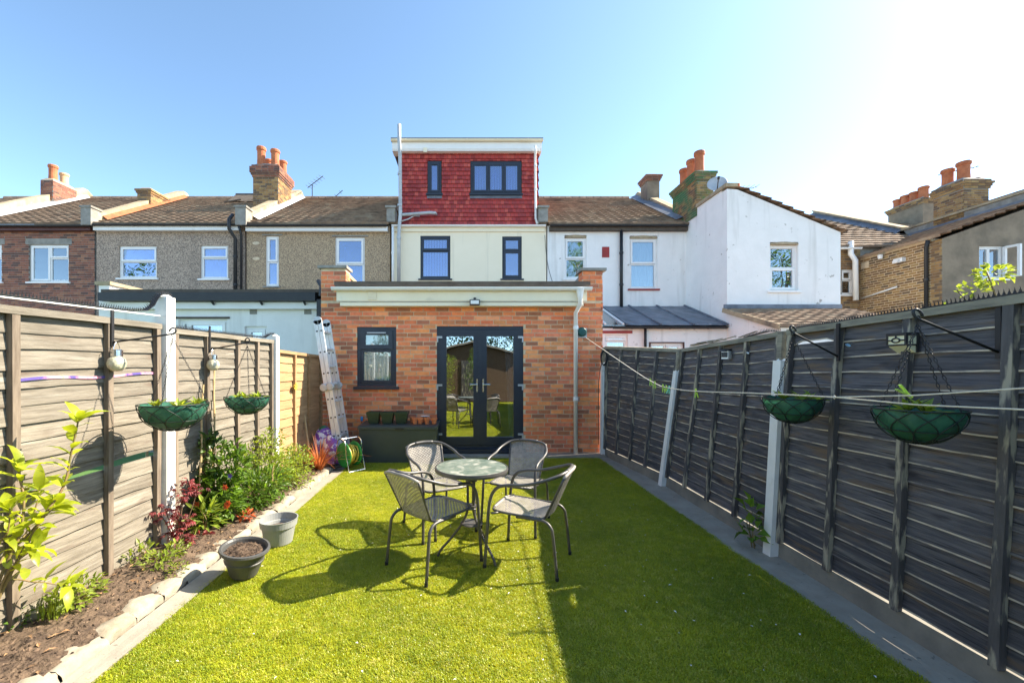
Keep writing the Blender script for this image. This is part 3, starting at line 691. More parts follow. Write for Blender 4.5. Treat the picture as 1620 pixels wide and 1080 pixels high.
# --- house C: tan pebbledash with narrow window
xc0, xc1 = -7.16, -2.52
tC = thing('terraced_house', 'tan pebbledash terraced house with one narrow window beside the red tiled dormer', 'house', (xc0 + 2, D2, -.05))
wC = [(H(420,0)[0], H(441,0)[0], H(0,453)[1], H(0,373)[1]), (H(530,0)[0], H(577,0)[0], H(0,458)[1], H(0,375)[1])]
wall_mb((xc0, D2, 0), (1,0,0), xc1 - xc0, -.05, EZ, (0,-1,0), [(a - xc0, b - xc0, c, d) for a, b, c, d in wC]).build('wall', M['pebble_tan'], tC)
for (a, b, c, d) in wC:
    window(tC, a, b, c, d, D2, 'upvc', [(0, 1, .49, 1, True), (0, 1, 0, .49, False)], 'glass_tint', sill='stone_grey', fw=.07)
    MB().box(a - .1, b + .12, D2 - .03, D2 + .02, d + .004, d + .05).build('drip_mould', M['stone_grey'], tC)
roof_mb((xc0, D2 - .22, EZ - .02), (xc1, D2 - .22, EZ - .02), (xc1, YR, RZ), (xc0, YR, RZ), 20, 16).build('roof', M['roof'], tC, kind='stuff')
back_roof(tC, xc0, xc1); shell(tC, xc0, xc1, D2, 21.2, EZ)
MB().box(xc0 + .05, xc1 - .05, D2 - .16, D2 - .02, EZ - .22, EZ - .07).build('fascia', M['upvc'], tC)
gutter(tC, xc0, xc1 - .05, D2 - .24, EZ - .05, 'black_pl')
party(tC, -7.34, -7.02, 13.0, EZ, YR, RZ, up=.34, flash=(1, .2), fm='upvc')
for zz in (5.55, 5.05):
    MB().lathe((-6.85, D2 - .006, zz), [(.12, 0), (.1, .012), (0, .016)], 10, axis=(V((1,0,0)), V((0,0,.5)), V((0,-1,0)))).build('render_patch', M['mortar'], tC)
zs = 9.0
chimney(tC, -7.92, -7.0, 15.05, 16.15, 7.2, zs, 'brick_stock', [(-7.72, 15.25, zs + .03, .15, .72, 'terracotta'), (-7.2, 15.25, zs + .03, .15, .62, 'terracotta'), (-7.72, 15.85, zs + .03, .14, .55, 'terracotta'), (-7.18, 15.85, zs + .03, .14, .5, 'terracotta')], corbel=6, topmat='brick_dark')

# --- house D: cream render with the red tile hung dormer
xd0, xd1 = -2.46, 2.54
tD = thing('terraced_house', 'cream rendered terraced house with red tile hung dormer and dark windows', 'house', (0, D2, -.05))
wD = [(H(665,0)[0], H(712.5,0)[0], H(0,441)[1], H(0,373)[1]), (H(794.5,0)[0], H(825.5,0)[0], H(0,441)[1], H(0,374)[1])]
wall_mb((xd0, D2, 0), (1,0,0), xd1 - xd0, -.05, EZ, (0,-1,0), [(a - xd0, b - xd0, c, d) for a, b, c, d in wD]).build('wall', M['cream'], tD)
for i, (a, b, c, d) in enumerate(wD):
    window(tD, a, b, c, d, D2, 'anthracite', [(0, 1, .67, 1, True), (0, 1, 0, .67, i == 1)], 'glass_tint', sill='anthracite', fw=.07, drape='blind' if i == 0 else None, inset=.02)
gutter(tD, xd0 + .02, xd1 - .04, D2 - .12, EZ - .02, 'upvc')
MB().box(xd0 + .03, xd1 - .05, D2 - .05, D2 - .004, EZ - .2, EZ - .04).build('fascia', M['upvc_cream'], tD)
# dormer
da, db = -2.18, 2.30; yd = D2 + .12; dz0, dz1 = EZ + .06, 8.47
dwin = [(H(676.5,0)[0], H(697.5,0)[0], H(0,305)[1], H(0,253)[1]), (H(745,0)[0], H(825,0)[0], H(0,305)[1], H(0,253.5)[1])]
dw = wall_mb((da, yd, 0), (1,0,0), db - da, dz0 - .1, dz1 + .3, (0,-1,0), [(a - da, b - da, c, d) for a, b, c, d in dwin]).build('dormer', M['felt'], tD)
til = MB(); rt = random.Random(4); rw, cw = .135, .1275; r = 0; z = dz0
aprons = [(a - .03 - da, b + .03 - da, c - .14, c) for a, b, c, d in dwin]
hol = [(a - .02 - da, b + .02 - da, c, d + .02) for a, b, c, d in dwin] + aprons
while z < dz1 + .15:
    a = -.5 * cw * (r % 2) - .004
    while a < db - da:
        for c in clip_rects([(max(a + .005, 0), min(a + cw - .005, db - da), z, z + rw)], hol):
            if c[1] - c[0] > .02 and c[3] - c[2] > .02:
                o = .046 + rt.uniform(-.004, .008); sl_ = rt.uniform(-.004, .004)
                x0, x1, b0, b1 = da + c[0], da + c[1], c[2], c[3]
                til.add([(x0, yd - o, b0 + sl_), (x1, yd - o, b0 + sl_), (x1, yd - .008, b1), (x0, yd - .008, b1), (x0, yd - .004, b0 + sl_), (x1, yd - .004, b0 + sl_)],
                        [(0,1,2,3), (4,5,1,0), (0,3,4), (1,5,2)], 0, rt.random())
        a += cw
    z += rw; r += 1
for (xs, sg) in ((da, -1), (db, 1)):           # the cheeks
    zz = EZ - .1; r = 0
    while zz < 8.55:
        ya = yd + .0; yend = YR
        k = int((yend - ya) / .16)
        for i in range(k):
            y0 = ya + i * .16 + (.08 if r % 2 else 0)
            if y0 - 13 > (zz + .1 - EZ) / .6 + 2.2: continue
            til.add([(xs + sg * .03, y0, zz), (xs + sg * .03, y0 + .155, zz), (xs + sg * .006, y0 + .155, zz + rw), (xs + sg * .006, y0, zz + rw)], [(0,1,2,3)], 0, rt.random())
        zz += rw; r += 1
til.build('hung_tile', M['tile_red'], dw, kind='stuff')
MB().box(da, da + .1, yd + .25, YR, EZ - .3, 8.7).build('dormer_cheek', M['felt'], dw)
MB().box(db - .1, db, yd + .25, YR, EZ - .3, 8.7).build('dormer_cheek', M['felt'], dw)
for (a, b, c, d) in aprons: MB().box(a + da, b + da, yd - .035, yd - .002, c, d - .06).build('lead_apron', M['lead'], dw)
a, b, c, d = dwin[0]; window(tD, a, b, c, d, yd - .03, 'anthracite', [(0, 1, 0, 1, True)], 'glass_tint', sill='anthracite', fw=.075, inset=.0, drape='net')
a, b, c, d = dwin[1]; window(tD, a, b, c, d, yd - .03, 'anthracite', [(0, .333, 0, 1, True), (.333, .667, 0, 1, True), (.667, 1, 0, 1, True)], 'glass_tint', sill='anthracite', fw=.075, inset=.0, drape='blind')
fx0, fx1 = -2.43, 2.38
MB().box(fx0, fx1, yd - .2, yd + .15, 8.50, 8.56).box(fx0, fx1, yd - .22, yd - .18, 8.55, 8.80).build('dormer_fascia', M['upvc'], tD)
MB().box(fx0 - .04, fx1 + .04, yd - .25, YR + .3, 8.83, 8.90).build('flat_roof', M['felt'], tD)
MB().box(fx0, fx1, yd + .15, YR + .1, 8.55, 8.8).build('roof_deck', M['felt'], tD)
gutter(tD, fx0 - .03, fx1 + .03, yd - .28, 8.82, 'upvc_cream')
p = P(672, 234, 12.95); MB().box(p.x - .06, p.x + .06, yd - .235, yd - .221, p.z - .06, p.z + .08).build('vent_grille', M['upvc_cream'], tD)
# lower strip of tiles and main back roof
back_roof(tD, xd0, xd1); shell(tD, xd0, xd1, D2, 21.2, EZ, 'cream')
for (x0, x1, sg) in ((xd0, da - .02, 1), (db + .02, xd1, -1)):
    roof_mb((x0, D2 - .1, EZ + .04), (x1, D2 - .1, EZ + .04), (x1, YR, RZ), (x0, YR, RZ), 20, 1).build('roof', M['roof'], tD, kind='stuff')
for (pa, pb) in ((H(613.5,0)[0], H(627,0)[0]), (H(850.5,0)[0], H(865,0)[0])):
    mb = MB(); mb.box(pa, pb, D2 - .2, D2 + .2, EZ + .06, EZ + .5); mb.box(pa - .04, pb + .04, D2 - .24, D2 + .24, EZ + .5, EZ + .57); mb.box(pa + .05, pb - .05, D2 + .2, D2 + 1.4, EZ - .1, EZ + .5)
    mb.build('kneeler', M['stone_grey'], tD)
pipe(tD, [P(631, 450, 13.02), P(631, 372, 13.02), P(632, 355, 13.0), P(633.5, 340, 12.95), P(633, 245, 12.95), P(631.5, 225, 12.8), P(631.5, 197, 12.8)], .058, 'galv', 'soil_vent_pipe', [P(632.5, 325, 12.95), P(632.5, 275, 12.95), P(631, 376, 13.02)])
pipe(tD, [P(634, 340, 12.95), P(660, 338, 13.02), P(680, 336.5, 13.05), P(688, 337, 13.1), P(690, 339, 13.25)], .05, 'galv', 'branch_pipe')
pipe(tD, [P(635, 350, 12.97), P(645, 347, 13.02), P(655, 341.5, 13.1), P(664, 342, 13.2)], .022, 'galv', 'waste_pipe')
pipe(tD, [P(621.5, 359, 13.0), P(621.5, 470, 13.12)], .04, 'upvc', 'rainwater_pipe', [P(621.5, 400, 13.05)])
pipe(tD, [P(847, 231, 12.95), P(847, 240, 12.98), P(846.5, 250, 13.18), P(847.5, 345, 13.18), P(850, 354, 13.1)], .038, 'upvc', 'rainwater_pipe', [P(847, 262, 13.18), P(847.5, 300, 13.18)])

# --- house E: white painted house with its projecting wing
xe0, xe1, xw = 2.58, 7.06, 10.15
tE = thing('terraced_house', 'white painted terraced house with projecting side wing and leaning lead roof', 'house', (6, D2, -.05))
YW = 11.1
wE = [(H(893,0)[0], H(928,0)[0], H(0,441)[1], H(0,372)[1]), (H(996,0)[0], H(1040,0)[0], H(0,457)[1], H(0,373)[1])]
wall_mb((xe0, D2, 0), (1,0,0), xe1 - xe0, -.05, EZ, (0,-1,0), [(a - xe0, b - xe0, c, d) for a, b, c, d in wE]).build('wall', M['white_render'], tE)
for i, (a, b, c, d) in enumerate(wE):
    window(tE, a, b, c, d - .08, D2, 'upvc', [(0, 1, .5, 1, True), (0, 1, 0, .5, False)], 'glass', sill='red_paint' if i else 'upvc', drape='net', fw=.065, inset=.06)
    ar = MB(); k = 8
    ar.prism_y([(a, d - .078), (b, d - .078)] + [(b - (b - a) * i2 / k, d - .04 + .05 * math.sin(math.pi * i2 / k)) for i2 in range(k + 1)], D2 - .008, D2 + .1); ar.build('arch_head', M['stone_cope'], tE)
roof_mb((xe0, D2 - .2, EZ - .02), (xe1, D2 - .2, EZ - .02), (xe1, YR, RZ), (xe0, YR, RZ), 20, 15).build('roof', M['roof'], tE, kind='stuff')
back_roof(tE, xe0, xe1); shell(tE, xe0, xe1, D2, 21.2, EZ, 'white_render')
gutter(tE, xe0 + .05, xe1 - .05, D2 - .22, EZ - .04, 'black_pl'); MB().box(xe0 + .05, xe1, D2 - .14, D2 - .02, EZ - .2, EZ - .06).build('fascia', M['felt'], tE)
party(tE, 7.12, 7.42, 13.0, EZ, YR, RZ, up=.26, mat='stone_cope', blk=False, flash=(-1, .3), fm='lead')
chimney(tE, 7.02, 7.5, 15.95, 16.55, 7.8, 9.05, 'brick_stock', [], corbel=3, faced='render_grey', topmat='brick_dark')
zc = 7.55
chimney(tE, 7.04, 7.56, 12.55, 14.0, 6.2, zc, 'brick_flare', [(7.27, 12.8, zc + .03, .14, .72, 'terracotta'), (7.27, 13.25, zc + .03, .14, .68, 'terracotta'), (7.27, 13.7, zc + .03, .14, .6, 'terracotta')], corbel=3, topmat='brick_flare')
pipe(tE, [P(983, 364, 13.1), P(983, 486, 13.12)], .05, 'black_pl', 'drainpipe', [P(983, 400, 13.1), P(983, 450, 13.1)])
p = P(958, 399, D2); MB().box(p.x - .115, p.x + .115, D2 - .02, D2 + .02, p.z - .17, p.z + .17).build('air_brick', M['red_paint'], tE)
pipe(tE, cat_rom([P(862, 372, 13.15), P(864, 400, 13.16), P(868, 425, 13.16), P(874, 446, 13.16)], 5), .008, 'black_pl', 'cable')
# wing: side wall, front wall, mono pitch roof
zwl, zwr = 6.5, 5.22
wW = (P(1218,0,YW).x, P(1263,0,YW).x, P(0,460,YW).z, P(0,383,YW).z)
wf = wall_mb((xe1, YW, 0), (1,0,0), xw - xe1, -.05, zwr, (0,-1,0), [(wW[0] - xe1, wW[1] - xe1, wW[2], wW[3])])
wf.prism_y([(xe1, zwr + .001), (xw, zwr + .001), (xe1 + .28, zwl - .12), (xe1, zwl - .1)], YW, YW + .25)
wf.box(xe1, xe1 + .24, YW + .252, D2 + .2, -.05, zwl - .05); wf.box(xw - .24, xw, YW + .252, 13.4, -.05, zwr - .02)
wg = wf.build('wing_wall', M['white_render'], tE)
window(tE, wW[0], wW[1], wW[2], wW[3] - .07, YW, 'upvc', [(0, 1, .5, 1, False), (0, 1, 0, .5, True)], 'glass', sill='upvc', fw=.065, inset=.08)
a, b, c, d = wW; ar = MB(); ar.prism_y([(a, d - .068), (b, d - .068)] + [(b - (b - a) * i2 / 8, d - .04 + .05 * math.sin(math.pi * i2 / 8)) for i2 in range(9)], YW - .008, YW + .1); ar.build('arch_head', M['stone_cope'], tE)
roof_mb((xw + .12, YW - .08, zwr - .02), (xw + .12, 13.6, zwr - .02), (xe1 + .26, 13.6, zwl - .06), (xe1 + .26, YW - .08, zwl - .06), 10, 9).build('wing_roof', M['roof'], tE, kind='stuff')
MB().box(xe1 - .05, xe1 + .27, YW - .03, 12.54, zwl - .048, zwl + .05).build('wing_coping', M['stone_cope'], tE, label='brown stained coping along the white wing wall')
for (px, dd) in ((1236, 10.9),):
    p = P(px, 300, dd); MB().lathe((7.5, 11.4, 6.4), [(.09, 0), (.1, .25), (.08, .26)], 10).build('ridge_pot', M['terracotta'], tE)
# lean-to between the wings
lz0, lz1 = 2.68, 3.52
MB().add([], []) 
lr = MB(); xl0 = 2.58
lr.sheet(lambda s, t: V((4.25 + (7.05 - 4.25) * s, YW - .12 + (D2 - YW + .11) * t, lz0 + (lz1 - lz0) * t + .015 * math.sin(s * 40) * .3)), 30, 6)
for i in range(4):
    xx = 4.3 + i * .9; lr.beam((xx, YW - .12, lz0 + .02), (xx, D2 - .02, lz1 + .02), .05, .05)
lr.prism_x([(YW - .12, lz0 - .06), (YW - .08, lz0 - .06), (D2, lz1 - .04), (D2, lz1)], 4.25, 7.05)
lr.build('lead_roof', M['lead'], tE)
pl = MB(); pl.prism_x([(YW - .12, lz0 - .02), (D2, lz1 - .02), (D2, lz1), (YW - .12, lz0)], 2.7, 4.23); po = pl.build('glazed_roof', M['poly'], tE)
for i in range(4): MB().beam((2.75 + i * .48, YW - .12, lz0 + .03), (2.75 + i * .48, D2, lz1 + .03), .05, .04).build('glazing_bar', M['upvc'], po)
lean = [(P(957,0,YW).x, P(993,0,YW).x, 1.9, P(0,529,YW).z), (P(1029,0,YW).x, P(1080,0,YW).x, 1.5, P(0,543,YW).z)]
wall_mb((xl0, YW, 0), (1,0,0), xe1 - xl0 - .005, -.05, lz0 - .07, (0,-1,0), [(a - xl0, b - xl0, c, d) for a, b, c, d in lean]).build('lean_to_wall', M['white_render'], tE)
window(tE, *lean[0], YW, 'upvc', [(0, 1, .7, 1, True), (0, 1, 0, .7, False)], 'glass', drape='net', dm='leafy_curtain')
window(tE, *lean[1], YW, 'upvc', [(0, .5, 0, 1, False), (.5, 1, 0, 1, True)], 'glass')
a, b, c, d = lean[0]; MB().box(a - .1, b + .12, YW - .03, YW - .002, d + .03, d + .1).build('lintel_trim', M['red_paint'], tE)
a, b, c, d = lean[1]
for q in ((a - .04, b + .04, d, d + .035), (a - .04, a, c, d), (b, b + .04, c, d)): MB().box(q[0], q[1], YW - .02, YW + .002, q[2] + .002, q[3]).build('window_trim', M['brown_paint'], tE)
gutter(tE, 3.9, 6.95, YW - .17, lz0 - .05, 'black_pl'); pipe(tE, [P(1021, 519, YW - .1), P(1021, 560, YW - .06)], .035, 'black_pl')
# single storey scullery in front of the wing
ys = 9.2; sz0, sz1 = 2.5, 3.12
wl = MB(); wl.box(xe1, xe1 + .2, ys, YW - .002, -.05, sz0 - .05); wl.prism_x([(ys, sz0 - .049), (YW - .002, sz0 - .049), (YW - .002, sz1 - .05)], xe1, xe1 + .2)
wl.box(xe1 + .202, xw, ys, ys + .2, -.05, sz0 - .06); wl.build('scullery_wall', M['white_render'], tE)
roof_mb((xe1 - .1, ys - .12, sz0 - .04), (xw + .2, ys - .12, sz0 - .04), (xw + .2, YW, sz1), (xe1 - .1, YW, sz1), 8, 11).build('scullery_roof', M['roof'], tE, kind='stuff')
MB().box(xe1 - .1, xw, YW - .05, YW - .003, sz1 + .02, sz1 + .13).build('flashing', M['lead'], tE)
MB().beam((xe1 - .12, ys - .12, sz0 - .05), (xe1 - .12, YW, sz1 - .02), .03, .12).build('bargeboard', M['stone_cope'], tE)

# --- house F: yellow stock brick with rendered rear wing, far right
YF = 13.4; xf0, xf1 = 10.2, 16.0; ef = 5.5; rf = 8.48; yrf = 18.9
tF = thing('terraced_house', 'yellow stock brick terraced house at right with grey rendered wing', 'house', (13, YF, -.05))
wx = 12.9; wy = 11.1
wFr = [(P(1331,0,YF).x, P(1351,0,YF).x, P(0,466,YF).z, P(0,426,YF).z)]
wall_mb((xf0, YF, 0), (1,0,0), xf1 - xf0, -.05, ef, (0,-1,0), [(a - xf0, b - xf0, c, d) for a, b, c, d in wFr]).build('wall', M['mortar_grey'], tF)
cells = brick_cells(wx - xf0, 2.2, ef - .1, [(a - xf0, b - xf0, c, d) for a, b, c, d in wFr]); cells = [c for c in cells if c[0] + xf0 > 11.6]
sk = brick_mb(MB(), (xf0, YF, 0), (1,0,0), (0,-1,0), cells)
a, b, c, d = wFr[0]; window(tF, a, b, c, d, YF, 'upvc', [(0, 1, .6, 1, True), (0, 1, 0, .6, False)], 'glass', sill='upvc')
zw = 5.14
sw = MB(); sw.box(wx, wx + .24, wy + .25, YF - .002, -.05, zw - .02); sw.build('wing_side_wall', M['mortar'], tF)
cs = brick_cells(YF - wy, 1.6, zw - .05, (), j=.018)
brick_mb(sk, (wx, YF, 0), (0,-1,0), (-1,0,0), cs)
sk.build('brick', M['brick_stock'], tF, kind='stuff')
wR = (P(1549,0,wy).x, P(1590,0,wy).x, P(0,441,wy).z, P(0,389,wy).z)
fw_ = wall_mb((wx, wy, 0), (1,0,0), 17.4 - wx, -.05, zw - .12, (0,-1,0), [(wR[0] - wx, wR[1] - wx, wR[2], wR[3])])
fw_.prism_y([(wx, zw - .119), (17.4, zw - .119), (17.4, zw + .36 * 4.5 - .12), (wx, zw - .1)], wy, wy + .24)
fw_.build('wing_front_wall', M['render_grey'], tF)
window(tF, *wR, wy, 'upvc', [(0, .45, 0, 1, False), (.45, 1, .0, 1, False)], 'glass', sill='upvc', drape='net')
oc = MB(); zm = (wR[2] + wR[3]) / 2; ca_, cb_ = V((wR[1] - .02, wy - .01, zm)), V((wR[1] + .03, wy - .27, zm))
for q in (-.40, .40): oc.beam(ca_ + V((0, 0, q)), cb_ + V((0, 0, q)), .05, .06)
for q in (ca_, cb_): oc.box(q.x - .027, q.x + .027, q.y - .03, q.y + .03, zm - .425, zm + .425)
oc.build('open_casement', M['upvc'], tF)
sl2 = .36
roof_mb((wx - .14, YF + 1.0, zw - .05), (wx - .14, wy - .1, zw - .05), (15.98, wy - .1, zw + sl2 * 3.1), (15.98, YF + 1.0, zw + sl2 * 3.1), 11, 11).build('wing_roof', M['roof'], tF, kind='stuff')
roof_mb((17.4, wy - .1, zw + sl2 * 1.5), (17.4, YF + 1.0, zw + sl2 * 1.5), (16.32, YF + 1.0, zw + sl2 * 3.1), (16.32, wy - .1, zw + sl2 * 3.1), 5, 11).build('wing_roof', M['roof'], tF, kind='stuff')
pr = MB(); pr.box(16.0, 16.3, wy + .1, 15.2, 5.4, 6.55); pw = pr.build('parapet', M['stone_grey'], tF)
MB().box(15.95, 16.35, wy + .05, 15.2, 6.553, 6.62).build('coping', M['stone_cope'], pw)
MB().box(15.93, 15.997, wy + .15, 15.1, 6.2, 6.36).build('flashing', M['lead'], pw)
s2 = (rf - ef) / (yrf - YF)
roof_mb((xf0 - .2, YF - .2, ef - .05), (15.98, YF - .2, ef - .05), (15.98, yrf, rf), (xf0 - 3.1, yrf, rf), 18, 19).build('roof', M['roof'], tF, kind='stuff')
pp = MB(); pp.prism_x([(14.6, ef + 1.2 * s2 - .3), (yrf, rf - .3), (yrf, rf + .26), (15.0, ef + 1.6 * s2 + .26)], 16.0, 16.3); po = pp.build('party_parapet', M['stone_grey'], tF)
MB().prism_x([(15.0, ef + 1.6 * s2 + .265), (yrf, rf + .265), (yrf, rf + .33), (15.0, ef + 1.6 * s2 + .33)], 15.95, 16.35).build('coping', M['stone_cope'], po)
MB().add([], [])
fl = MB(); fl.add([(15.985, 15.0, ef + 1.6 * s2 + .24), (15.985, yrf, rf + .2), (15.72, yrf, rf + .06), (15.72, 15.0, ef + 1.6 * s2 + .07)], [(0,1,2,3)]); fl.build('flashing', M['lead'], po)
roof_mb((16.32, YF - .2, ef - .3), (22.5, YF - .2, ef - .3), (22.5, yrf, rf - .3), (16.32, yrf, rf - .3), 18, 20).build('far_roof', M['roof'], tF, kind='stuff')
bw = MB(); bw.box(xf0 - 3, 22.5, 24.0, 24.2, -.05, ef - .3); bw.add([(xf0 - 3.1, yrf, rf - .02), (22.5, yrf, rf - .32), (22.5, 24.2, ef - .5), (xf0 - 3.1, 24.2, ef - .5)], [(0,1,2,3)])
bw.box(17.2, 17.4, wy + .26, 24, -.05, 5.0); bw.build('rear_wall', M['render_grey'], tF)
zc = 7.6
chimney(tF, 16.0, 16.8, 13.15, 14.0, 6.3, zc, 'brick_stock', [(16.3, 13.85, zc + .03, .15, .62, 'terracotta'), (16.32, 13.42, zc + .03, .16, .66, 'terracotta'), (16.6, 13.4, zc + .0, .15, .12, 'terracotta')], corbel=4, topmat='brick_stock')
zc = 9.0
chimney(tF, 20.1, 20.7, 18.0, 19.5, 7.6, zc, 'brick_stock', [(20.35, 18.2, zc, .17, .58, 'terracotta'), (20.35, 18.58, zc, .17, .5, 'terracotta'), (20.35, 18.95, zc, .17, .5, 'terracotta'), (20.35, 19.3, zc, .16, .45, 'terracotta')], corbel=3, faced='render_grey', topmat='brick_stock')
MB().box(17.5, 19.5, 11.6, 14.2, 6.2, 7.15).build('dormer', M['lead'], tF)
pipe(tF, [P(1472.5, 380, 11.35) - V((.08,0,0)), (wx - .06, 11.42, 4.9), (wx - .06, 11.42, 2.0)], .045, 'black_pl', 'drainpipe', [(wx - .06, 11.42, 4.0), (wx - .06, 11.42, 3.1)])
pipe(tF, [P(1346, 382, 13.2), P(1346, 402, 13.2), P(1353, 412, 13.2), P(1354, 475, 13.2)], .075, 'upvc', 'drainpipe')
gutter(tF, 10.4, 12.7, YF - .24, ef - .1, 'upvc')
for (px, py, wv, hv) in ((1365, 418, .1, .13),):
    MB().box(wx - .02, wx + .01, 13.1, 13.35, 4.75, 4.95).build('wall_vent', M['mortar'], tF)
MB().lathe((wx - .1, 12.65, 5.0), [(.05, -.1), (.07, .0), (.06, .03)], 10).build('wall_lamp', M['upvc'], tF)
mb = MB(); mb.box(wx - .12, wx - .005, 12.0, 12.25, 4.66, 4.78); mb.box(wx - .2, wx - .121, 12.05, 12.2, 4.64, 4.72); mb.build('floodlight', M['upvc'], tF)
pipe(tF, [(wx - .06, 13.3, 3.78), (wx - .06, 12.2, 3.95)], .025, 'upvc', 'overflow_pipe')

# --- low white extension next door on the left
ye = 8.2; ext0, ext1 = -7.2, -2.66; zt = 2.84
tG = thing('neighbour_extension', 'low white extension with black gutter behind the left fence', 'building', (-5, ye, -.05))
def G(px, py): p = P(px, py, ye); return p.x, p.z
wG = [(G(282,0)[0], G(359,0)[0], 0.9, G(0,505)[1]), (G(387,0)[0], G(422,0)[0], 1.3, G(0,516)[1])]
gw = wall_mb((ext0, ye, 0), (1,0,0), ext1 - ext0, -.05, zt, (0,-1,0), [(a - ext0, b - ext0, c, d) for a, b, c, d in wG])
gw.box(ext0, ext0 + .1, ye + .26, 13, -.05, zt); gw.box(ext1 - .1, ext1, ye + .26, 13.1, -.05, zt); gw.build('wall', M['white_render'], tG)
window(tG, *wG[0], ye, 'upvc', [(0, .14, 0, 1, False), (.14, 1, .6, 1, True), (.14, 1, 0, .6, False)], 'glass', fw=.07, drape='net')
window(tG, *wG[1], ye, 'upvc', [(0, 1, .55, 1, True), (0, 1, 0, .55, False)], 'glass', fw=.07)
a, b, c, d = wG[0]; MB().box(a - .05, b + .06, ye - .02, ye - .001, d + .01, d + .05).build('window_trim', M['felt'], tG)
MB().box(ext0, ext1 - .3, ye - .12, ye - .02, zt - .13, zt - .0).build('fascia', M['upvc'], tG)
MB().box(ext0 - .02, ext1 - .32, ye - .25, ye - .121, zt + .01, zt + .17).build('gutter', M['black_pl'], tG)
MB().box(ext0, ext1, ye - .2, 13.15, zt + .18, zt + .24).build('flat_roof', M['felt'], tG)
for px in (401, 487): x = G(px, 0)[0]; MB().box(x - .07, x + .07, ye - .012, ye + .02, G(0,497)[1], G(0,485)[1]).build('air_vent', M['stone_grey'], tG)
for px in (345, 420, 487): x = G(px, 0)[0]; MB().beam((x, ye - .13, zt - .05), (x, ye - .22, zt + .01), .03, .03).build('gutter_bracket', M['black_pl'], tG)
pa = MB(); pa.box(-7.42, -7.204, ye, 13.1, -.05, 3.2); pg = pa.build('party_parapet', M['white_render'], tG)
MB().box(-7.47, -7.16, ye - .04, 13.1, 3.202, 3.27).build('coping', M['stone_cope'], pg)
mb = MB(); mb.tube([(ext1 - .22, ye - .2, zt + .1), (ext1 - .2, ye - .2, zt + .3), (ext1 - .3, ye - .1, zt + .42)], .05, 8); mb.box(ext1 - .3, ext1 - .14, ye - .22, ye - .1, 2.45, zt + .04); mb.build('hopper', M['black_pl'], tG)
# ---------------------------------------------------------------- brick extension
YE = 7.19
def E(px, py, d=YE): p = P(px, py, d); return p.x, p.z
ex0, ex1 = E(508, 0)[0], E(953, 0)[0]
tX = thing('brick_extension', 'red brick single storey rear extension with dark double doors and white fascia', 'building', (0, YE, -.05))
dr = (E(691,0)[0], E(828,0)[0], .12, E(0,516)[1]); wi = (E(565,0)[0], E(627,0)[0], E(0,611)[1], E(0,517)[1])
hx = [(a - ex0, b - ex0, c, d) for a, b, c, d in (dr, wi)]
ZT = 2.72
wm = wall_mb((ex0, YE, 0), (1,0,0), ex1 - ex0, -.05, ZT, (0,-1,0), hx)
pl1, pr0 = E(547,0)[0], E(922,0)[0]; zpl, zpr = E(0,425)[1], E(0,429)[1]
wm.box(ex0, pl1, YE, YE + .25, ZT + .001, zpl); wm.box(pr0, ex1, YE, YE + .25, ZT + .001, zpr)
wall = wm.build('wall', M['mortar'], tX)
cells = brick_cells(ex1 - ex0, -.02, ZT, hx)
for a0, a1, z1 in ((0, pl1 - ex0, zpl), (pr0 - ex0, ex1 - ex0, zpr)):
    z = ZT - .02; row = 0
    for c in brick_cells(a1 - a0, 0, z1 - ZT, ()): cells.append((c[0] + a0, c[1] + a0, c[2] + ZT, c[3] + ZT))
def hidden(c):
    x = (c[0] + c[1]) / 2 + ex0; z = (c[2] + c[3]) / 2
    return (-1.8 < x < -.5 and z < .62) or z < .02 or (x < -2.2 and z < .8) or (1.85 < x < 1.95)
full = [c for c in cells if abs(c[1] - c[0] - .213) < .002 and abs(c[3] - c[2] - .063) < .002 and not hidden(c)]
R.shuffle(full); full.sort(key=lambda c: -(c[2] > .3)); sel = full[:298]; ss = set(sel)
rest = [c for c in cells if c not in ss]
bm = brick_mb(MB(), (-.1065, 0, 0), (1,0,0), (0,-1,0), [(0, .213, -.0315, .0315)])
bvar = []
for k in range(5):
    rg = random.Random(k); v2 = [p + V((rg.uniform(-.0025,.0025), 0, rg.uniform(-.0025,.0025))) if p.y < 0 else p for p in bm.v]
    bvar.append(mesh_from('brick', v2, bm.f, M['brick']))
base = V((0, YE, -.05))
for c in sel:
    pos = V((ex0 + (c[0] + c[1]) / 2, YE - R.uniform(-.001, .002), (c[2] + c[3]) / 2)) - base
    inst('brick', R.choice(bvar), wall, Matrix.Translation(pos))
brick_mb(MB(), (0,0,0), (1,0,0), (0,-1,0), [])
br = brick_mb(MB(), (ex0, YE, 0), (1,0,0), (0,-1,0), rest)
for (xx, n, hgt, u) in ((pl1, (1,0,0), zpl, (0,1,0)), (pr0, (-1,0,0), zpr, (0,-1,0))):
    brick_mb(br, (xx, YE if u[1] > 0 else YE + .25, 0), u, n, [(c[0], c[1], c[2] + ZT, c[3] + ZT) for c in brick_cells(.25, .3, hgt - ZT, ())])
brick_mb(br, (ex1, YE, 0), (0,1,0), (1,0,0), brick_cells(3.0, 1.2, zpr - .2, ()))
br.build('brick', M['brick_s'], wall, kind='stuff')
